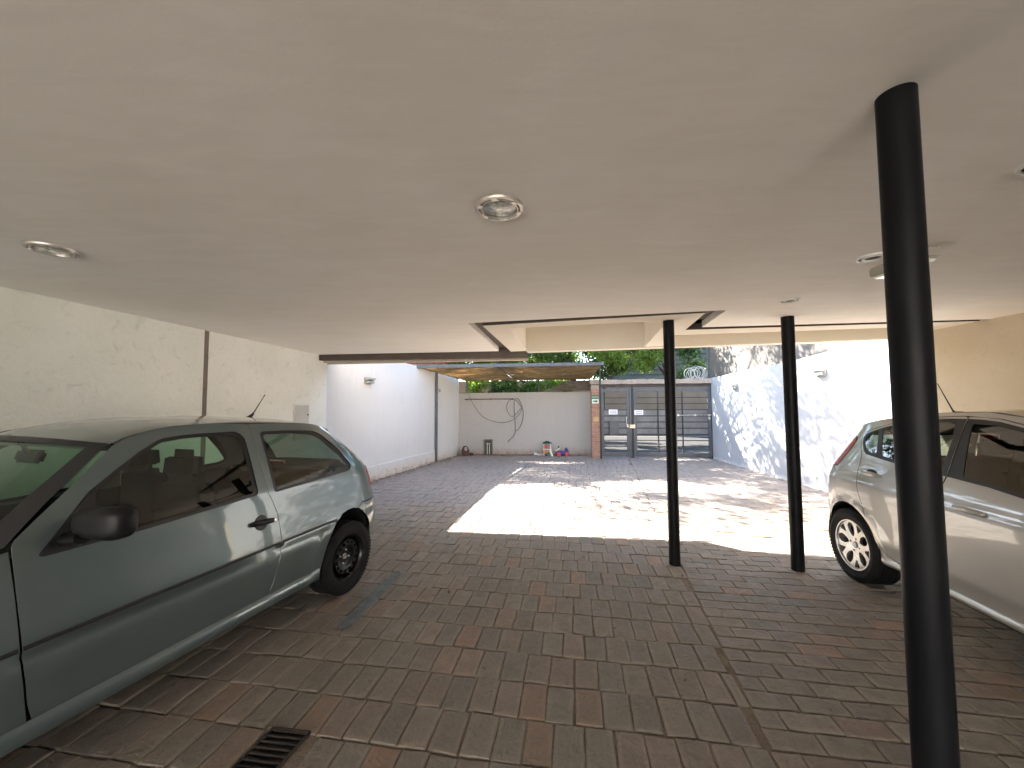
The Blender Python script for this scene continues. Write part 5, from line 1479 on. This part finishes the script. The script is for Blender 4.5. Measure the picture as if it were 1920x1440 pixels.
def grey_handle(root, S, sgn, x, z, ang):
    """round dished plate with a straight pull across it and a key lock at its rear end"""
    p, n = S(x, z); u = Vector((1, 0, 0)); u = (u - n * u.dot(n)).normalized(); v = n.cross(u) * (1 if sgn > 0 else -1)
    if v.z < 0: v = -v
    d = (u * math.cos(ang) + v * math.sin(ang)).normalized(); w = (v * math.cos(ang) - u * math.sin(ang)).normalized()
    mb = MB(); mb.lathe([(.0001, .003), (.034, .002), (.043, .004), (.047, .0015), (.048, -.004)], p + d * .005, n, 28); o = mb.build('door_handle', m_trim, root, smooth=50, local=True)
    mb = MB(); mb.grid(lambda a, b: p + d * (.098 * math.cos(2 * PI * a) * .0 + (-.092 + .184 * b)) + (w * math.cos(2 * PI * a) * .0165 + n * (math.sin(2 * PI * a) * .011)) * (max(0, 1 - (2 * b - 1) ** 6)) ** .5 + n * (.008 + .010 * (1 - (2 * b - 1) ** 2)), 16, 20)
    mb.build('pull', m_mirror, o, smooth=70, local=True)
    q = p - d * .080 + n * .016; mb = MB(); mb.lathe([(.0085, .0), (.0085, .006), (.0001, .0065)], q, n, 14); mb.build('key_lock', m_bolt, o, smooth=40, local=True)
DG['handle'] = grey_handle
def grey_cabin(root):
    mb = MB(); mb.box(-.45, -.70, .30, 2.2, .70, .36); mb.build('cabin_floor', m_cabin, root, local=True)
    mb = MB(); mb.hexa([(1.50, -.70, .45), (1.95, -.70, .45), (1.95, .70, .45), (1.50, .70, .45)], [(1.52, -.72, .93), (1.98, -.72, .95), (1.98, .72, .95), (1.52, .72, .93)]); mb.build('dashboard', m_cabin, root, smooth=50, bevel=.05, seg=3, local=True)
    seat(root, .78, .36, .895); seat(root, .62, -.36, .71)
    mb = MB(); mb.hexa([(.02, -.62, .40), (.45, -.62, .42), (.45, .62, .42), (.02, .62, .40)], [(.02, -.62, .55), (.47, -.62, .58), (.47, .62, .58), (.02, .62, .55)]); mb.build('rear_bench', m_seat, root, smooth=50, bevel=.05, seg=3, local=True)
    mb = MB(); mb.hexa([(-.02, -.62, .5), (.10, -.62, .5), (.10, .62, .5), (-.02, .62, .5)], [(-.16, -.60, .99), (-.06, -.60, .99), (-.06, .60, .99), (-.16, .60, .99)]); mb.build('rear_bench_back', m_seat, root, smooth=50, bevel=.04, seg=3, local=True)
    mb = MB(); mb.box(-.52, -.60, .93, -.14, .60, .945); mb.build('parcel_shelf', m_cabin, root, local=True)
    mb = MB(); mb.lathe([(.180 + .014 * math.cos(q), .014 * math.sin(q)) for q in [2 * PI * i / 10 for i in range(10)]], (1.40, .36, .86), (-.88, 0, .48), 40, closed=True); w = mb.build('steering_wheel', m_trim, root, smooth=60, local=True)
    mb = MB(); mb.bar((1.40, .36 - .17, .86), (1.40, .36 + .17, .86), .04, .02); mb.cyl((1.41, .36, .855), (1.70, .36, .69), .04, 12); mb.build('steering_column', m_trim, w, local=True)
    mb = MB(); mb.obox((1.418, 0, 1.285), (.016, 0, .006), (0, .105, 0), (-.01, 0, .033)); mb.build('rear_view_mirror', m_trim, root, smooth=50, bevel=.012, local=True)
    mb = MB(); mb.cyl((1.425, 0, 1.30), (1.47, 0, 1.395), .009, 8); mb.build('mirror_stalk', m_trim, root, local=True)
DG['cabin'] = grey_cabin
def grey_extra(root, rp):
    b = Vector((.175, 0, 1.438)); mb = MB(); mb.tube([b + Vector((.06, 0, -.008)), b + Vector((.02, 0, .008)), b + Vector((-.012, 0, .035)), b + Vector((-.02, 0, .05))], [.020, .017, .010, .006], 10); a = mb.build('aerial_foot', m_trim, root, smooth=50, local=True)
    mb = MB(); mb.tube([b + Vector((-.018, 0, .045)), b + Vector((-.118, 0, .198))], [.0045, .0028], 8); mb.tube([b + Vector((-.108, 0, .183)), b + Vector((-.121, 0, .203))], [.0035, .0045], 8); mb.build('aerial_rod', m_trim, a, local=True)
DG['extra'] = grey_extra
make_car(GreyCar, 'hatchback_car', 'dark greenish grey two-door hatchback with black mirror, black wheels and roof aerial', (-2.149, 3.415, 0), math.atan2(-.956, -.292), DG)

# ------------------------------------------------------------------ silver five-door car
DF = {}
arch_s = [(.290, .285), (.282, .33), (.272, .38), (.258, .425), (.232, .485), (.199, .545), (.160, .592), (.114, .630), (.06, .658), (-.005, .672), (-.06, .670), (-.115, .656), (-.17, .625), (-.225, .578), (-.27, .52), (-.305, .455), (-.325, .38), (-.332, .30)]
rear_edge = [(.45, .338), (.407, .346), (.355, .368), (.316, .398), (.265, .45), (.22, .515), (.19, .59), (.167, .659), (.135, .74), (.113, .809), (.100, .88), (.086, .95), (.066, 1.05), (.040, 1.115), (.000, 1.165), (-.030, 1.215), (-.038, 1.255), (-.018, 1.288)]
door_top = [(.10, 1.335), (.20, 1.367), (.317, 1.400), (.45, 1.424), (.672, 1.448), (.795, 1.452)]
door_top2 = [(1.006, 1.441), (1.153, 1.411), (1.35, 1.343), (1.48, 1.280), (1.60, 1.213), (1.74, 1.125), (1.84, 1.060)]
railF = [(-.40, 1.285), (-.30, 1.312), (-.2, 1.338), (.026, 1.390), (.288, 1.434), (.45, 1.456), (.635, 1.474), (.893, 1.483), (1.114, 1.458), (1.25, 1.424), (1.35, 1.385), (1.48, 1.325), (1.6, 1.258), (1.74, 1.170), (1.88, 1.078)]
quarter_s = railF[0:0] + list(reversed(tailside(SilverCar, [.25, .35, .45, .55, .65, .75, .85, .95, 1.05, 1.15, 1.25]))) + [(-.345, .25)] + list(reversed(arch_s)) + [(.38, .30), (.45, .325)] + rear_edge + door_top + door_top2 + [(1.862, 1.062)] + list(reversed(railF[:-1]))
rdoor = list(reversed(rear_edge)) + [(.60, .334), (.80, .331), (.812, .45), (.825, .7), (.832, 1.05), (.812, 1.30), (.797, 1.449)] + list(reversed(door_top[:-1]))
fdoor = [(.803, .331), (1.2, .331), (1.6, .331), (1.86, .332), (1.885, .45), (1.90, .70), (1.905, .95), (1.885, 1.02), (1.845, 1.055)] + list(reversed(door_top2[:-1])) + [(.90, 1.450), (.800, 1.450), (.815, 1.30), (.835, 1.05), (.828, .7), (.815, .45)]
dlo_r = [(.812, 1.300), (.797, 1.436), (.672, 1.433), (.45, 1.408), (.317, 1.385), (.15, 1.336), (.05, 1.298), (-.007, 1.272), (-.017, 1.245), (.004, 1.195), (.05, 1.140), (.090, 1.108), (.25, 1.092), (.496, 1.068), (.829, 1.055)]
dlo_f = [(.832, 1.055), (.876, 1.053), (1.103, 1.040), (1.296, 1.017), (1.55, .998), (1.775, .998), (1.80, 1.03), (1.72, 1.115), (1.60, 1.195), (1.48, 1.262), (1.35, 1.325), (1.153, 1.394), (1.006, 1.425), (.90, 1.434), (.800, 1.436), (.815, 1.300)]
ql = round_loop([(.014, 1.262), (.06, 1.287), (.125, 1.312), (.200, 1.125), (.105, 1.130), (.055, 1.160), (.010, 1.215)], .02)
rgl = round_loop([(.160, 1.322), (.317, 1.366), (.48, 1.392), (.672, 1.412), (.735, 1.408), (.768, 1.30), (.788, 1.078), (.496, 1.090), (.250, 1.116)], .02)
fgl = round_loop([(.848, 1.408), (1.006, 1.402), (1.153, 1.374), (1.35, 1.304), (1.48, 1.240), (1.585, 1.175), (1.66, 1.11), (1.69, 1.03), (1.55, 1.018), (1.296, 1.035), (1.103, 1.058), (.930, 1.070)], .02)
arch_sf = [(2.42 - (p[0] + .02), p[1]) for p in arch_s]
wing_s = [(1.865, .332), (2.09, .31)] + [p for p in arch_sf[1:-1]] + [(2.76, .30), (2.94, .30), (2.97, .5), (2.96, .66), (2.90, .80), (2.78, .88), (2.55, .95), (2.25, 1.005), (1.95, 1.045), (1.889, 1.055), (1.891, 1.022), (1.909, .95), (1.904, .70), (1.889, .45)]
tls = round_loop([(-.092, 1.222), (-.150, 1.245), (-.195, 1.215), (-.25, 1.14), (-.33, 1.03), (-.385, .96), (-.33, .945), (-.205, .968), (-.160, 1.055), (-.108, 1.165)], .015)
DF.update(paint=m_silver, glass=m_glassdark, R=.305, W=.198, track=.745, axles=(-.025, 2.45), wheel=wheel_alloy, archdx=-.02, archw=.312, rail=railF,
    panels=[('quarter_panel', quarter_s, [tls], m_silver, dict(gap=.002, flange=.004)), ('rear_door', rdoor, [dlo_r], m_silver, dict(flange=.004)), ('front_door', fdoor, [dlo_f], m_silver, dict(flange=.004)), ('front_wing', wing_s, [], m_silver, dict(flange=.004)),
            ('window_surround', dlo_r, [ql, rgl], m_trim, dict(off=-.003, flange=.006, gap=-.003, step=.06)), ('window_surround', dlo_f, [fgl], m_trim, dict(off=-.003, flange=.006, gap=-.003, step=.06)),
            ('quarter_light', ql, [], m_glassdark, dict(off=-.006, flange=0, gap=-.004, step=.06)), ('rear_door_window', rgl, [], m_glassdark, dict(off=-.006, flange=0, gap=-.004, step=.07)), ('front_door_window', fgl, [], m_glassdark, dict(off=-.006, flange=0, gap=-.004, step=.07)),
            ('tail_light', tls, [], m_taillight, dict(off=.004, flange=.010, step=.03, gap=.001))],
    shell=[(2.93, .28), (2.93, .80), (2.4, .94), (1.88, 1.0), (.80, 1.03), (.10, 1.07), (-.1, 1.10), (-.35, 1.0)] + tailside(SilverCar, [.93, .8, .6, .4, .28]), shell_holes=[arch_s, arch_sf],
    sill=[(.000, .331), (.010, .318), (.013, .300), (.008, .284), (-.004, .276), (-.03, .270), (-.06, .262)], sillx=(.30, 2.07), sillz=.325, sillslope=.006, silltaper=True,
    handles=[(.245, .962, -.03), (1.048, .885, -.03)], roofx=(-.37, 1.30, .12), crown=.030, wbulge=(.30, .12), wcrown=.03,
    pillar=[(1.875, 1.070), (1.74, 1.158), (1.60, 1.247), (1.48, 1.314), (1.35, 1.376), (1.31, 1.395)],
    bonnet=[(1.88, 1.055), (2.25, 1.005), (2.55, .95), (2.78, .88), (2.90, .80)])
DF['rear'] = [('rear_bumper', [(-.80, .25), (.80, .25), (.80, .66), (-.80, .66)], [], m_silver, dict(step=.06)),
    ('tailgate', [(-.80, .668), (.80, .668), (.80, .93), (.66, .98), (.66, 1.26), (-.66, 1.26), (-.66, .98), (-.80, .93)], [[(-.58, 1.0), (.58, 1.0), (.54, 1.24), (-.54, 1.24)]], m_silver, dict(step=.06)),
    ('rear_window', [(-.58, 1.0), (.58, 1.0), (.54, 1.24), (-.54, 1.24)], [], m_glassdark, dict(step=.08, off=-.004, flange=0, gap=-.004)),
    ('tail_light', [(.67, .96), (.80, .93), (.80, 1.25), (.67, 1.25)], [], m_taillight, dict(step=.04, off=.004)), ('tail_light', [(-.67, 1.25), (-.80, 1.25), (-.80, .93), (-.67, .96)], [], m_taillight, dict(step=.04, off=.004)),
    ('number_plate', [(-.22, .72), (.22, .72), (.22, .83), (-.22, .83)], [], m_whitepl, dict(step=.08, off=.006))]
DF['front'] = [('front_bumper', [(-.86, .25), (.86, .25), (.86, .60), (-.86, .60)], [], m_silver, dict(step=.07)), ('grille', [(-.45, .605), (.45, .605), (.45, .72), (-.45, .72)], [], m_trim, dict(step=.08)),
    ('headlight', [(.46, .605), (.85, .605), (.85, .80), (.46, .76)], [], m_headlight, dict(step=.06)), ('headlight', [(-.46, .76), (-.85, .80), (-.85, .605), (-.46, .605)], [], m_headlight, dict(step=.06))]
def silver_mirror(root, S, sgn, car):
    base = S(1.72, 1.02)[0]; c = base + Vector((.0, sgn * .13, .05)); mb = MB()
    mb.tube([base, base + Vector((0, sgn * .07, .01))], [.03, .026], 10); mb.build('mirror_arm', m_trim, root, smooth=50, local=True)
    se = lambda q, e: math.copysign(abs(q) ** e, q); mb = MB()
    mb.grid(lambda a, b: c + Vector((.07 * se(math.cos(PI * (b - .5)), .7) * se(math.cos(2 * PI * a), .7), .11 * se(math.cos(PI * (b - .5)), .6) * se(math.sin(2 * PI * a), .6), .07 * se(math.sin(PI * (b - .5)), .65))), 32, 18)
    mb.build('mirror_housing', m_silver, root, smooth=70, local=True)
DF['mirror'] = silver_mirror
def silver_handle(root, S, sgn, x, z, ang):
    """body-colour grip over a dark finger dish"""
    p, n = S(x, z); u = Vector((1, 0, 0)); u = (u - n * u.dot(n)).normalized(); v = Vector((0, 0, 1)); v = (v - n * v.dot(n)).normalized()
    d = (u * math.cos(ang) + v * math.sin(ang)).normalized(); w = (v * math.cos(ang) - u * math.sin(ang)).normalized()
    mb = MB(); mb.add([p - d * .012 + d * .058 * math.cos(q) + w * (.014 + .026 * math.sin(q)) + n * .0022 for q in [2 * PI * i / 24 for i in range(24)]], [tuple(range(24)) if sgn < 0 else tuple(reversed(range(24)))])
    o = mb.build('handle_dish', m_darkin, root, local=True)
    mb = MB(); mb.grid(lambda a, b: p + d * (-.105 + .205 * b) + (w * math.cos(2 * PI * a) * .0185 + n * math.sin(2 * PI * a) * .013) * (max(0, 1 - (2 * b - 1) ** 4)) ** .5 + n * (.006 + .024 * (1 - (2 * b - 1) ** 2)) - w * .004 * (1 - (2 * b - 1) ** 2), 16, 22)
    mb.build('door_handle', m_silver, root, smooth=70, local=True)
DF['handle'] = silver_handle
def silver_cabin(root):
    mb = MB(); mb.box(-.5, -.72, .30, 2.2, .72, .36); mb.build('cabin_floor', m_cabin, root, local=True)
    mb = MB(); mb.hexa([(1.55, -.70, .5), (2.1, -.70, .5), (2.1, .70, .5), (1.55, .70, .5)], [(1.6, -.72, 1.02), (2.15, -.72, 1.03), (2.15, .72, 1.03), (1.6, .72, 1.02)]); mb.build('dashboard', m_cabin, root, smooth=50, bevel=.05, seg=3, local=True)
    seat(root, .98, .36, .92, back=(.5, .5, 1.14)); seat(root, .98, -.36, .92, back=(.5, .5, 1.14))
    mb = MB(); mb.hexa([(.05, -.62, .40), (.55, -.62, .44), (.55, .62, .44), (.05, .62, .40)], [(.05, -.62, .57), (.57, -.62, .60), (.57, .62, .60), (.05, .62, .57)]); mb.build('rear_bench', m_seat, root, smooth=50, bevel=.05, seg=3, local=True)
    mb = MB(); mb.hexa([(-.02, -.62, .5), (.12, -.62, .5), (.12, .62, .5), (-.02, .62, .5)], [(-.16, -.60, 1.08), (-.05, -.60, 1.08), (-.05, .60, 1.08), (-.16, .60, 1.08)]); b = mb.build('rear_bench_back', m_seat, root, smooth=50, bevel=.04, seg=3, local=True)
    for y in (-.36, .36):
        mb = MB(); mb.obox((-.11, y, 1.15), (.045, 0, 0), (0, .13, 0), (0, 0, .075)); mb.build('rear_headrest', m_seat, b, smooth=50, bevel=.035, seg=3, local=True)
    mb = MB(); mb.lathe([(.180 + .014 * math.cos(q), .014 * math.sin(q)) for q in [2 * PI * i / 10 for i in range(10)]], (1.48, .36, .95), (-.9, 0, .45), 40, closed=True); mb.build('steering_wheel', m_trim, root, smooth=60, local=True)
DF['cabin'] = silver_cabin
def silver_extra(root, rp):
    b = Vector((.0, -.02, 1.445)); mb = MB(); mb.tube([b + Vector((.13, 0, -.004)), b + Vector((.06, 0, .005)), b + Vector((.0, 0, .012)), b + Vector((-.012, 0, .03))], [.022, .020, .012, .007], 10); a = mb.build('aerial_foot', m_trim, root, smooth=50, local=True)
    mb = MB(); mb.tube([b + Vector((-.01, 0, .022)), b + Vector((-.035, 0, .07)), b + Vector((-.14, 0, .27))], [.006, .005, .003], 8); mb.build('aerial_rod', m_trim, a, local=True)
DF['extra'] = silver_extra
make_car(SilverCar, 'hatchback_car', 'silver five-door hatchback with alloy wheels, parked behind the front column', (3.795, 3.283, 0), math.atan2(-.988, -.156), DF)
# ------------------------------------------------------------------ light, sky, camera
SUN_TO = Vector((-.84, .82, 1.0)).normalized()
EL = math.asin(SUN_TO.z); AZ = math.atan2(SUN_TO.x, SUN_TO.y)
L = bpy.data.lights.new('sun', 'SUN'); L.energy = 4.0; L.angle = math.radians(.53); L.color = (1.0, .945, .86)
so = bpy.data.objects.new('sun', L); COL.objects.link(so); so.location = (-10, 14, 14)
so.rotation_euler = (-SUN_TO).to_track_quat('-Z', 'Y').to_euler()
W = bpy.data.worlds.new('World'); SC.world = W; W.use_nodes = True
nt = W.node_tree
bg = nt.nodes.get('Background') or nt.nodes.new('ShaderNodeBackground')
sky = nt.nodes.new('ShaderNodeTexSky'); sky.sky_type = 'NISHITA'; sky.sun_disc = False
sky.sun_elevation = EL; sky.sun_rotation = AZ
sky.air_density = 1.0; sky.dust_density = 1.0; sky.ozone_density = 1.0
nt.links.new(sky.outputs[0], bg.inputs['Color']); bg.inputs['Strength'].default_value = .08

cam = bpy.data.cameras.new('camera'); co = bpy.data.objects.new('camera', cam); COL.objects.link(co)
cam.sensor_width = 36; cam.lens = 36 * 720 / 1920; cam.clip_start = .02; cam.clip_end = 400
m = Matrix.Rotation(math.radians(90 + 2.98), 4, 'X') @ Matrix.Rotation(math.radians(-.28), 4, 'Z')
co.matrix_world = Matrix.Translation((0, 0, 1.55)) @ m
SC.camera = co

SC.render.engine = 'CYCLES'
SC.cycles.use_denoising = True
try: SC.cycles.denoiser = 'OPENIMAGEDENOISE'
except Exception: pass
SC.cycles.max_bounces = 14; SC.cycles.diffuse_bounces = 7; SC.cycles.glossy_bounces = 4; SC.cycles.transmission_bounces = 6; SC.cycles.transparent_max_bounces = 12
SC.cycles.sample_clamp_indirect = 8; SC.cycles.caustics_reflective = False; SC.cycles.caustics_refractive = False
vs = SC.view_settings; vs.view_transform = 'Standard'; vs.look = 'None'; vs.gamma = 1.0; vs.exposure = 3.78
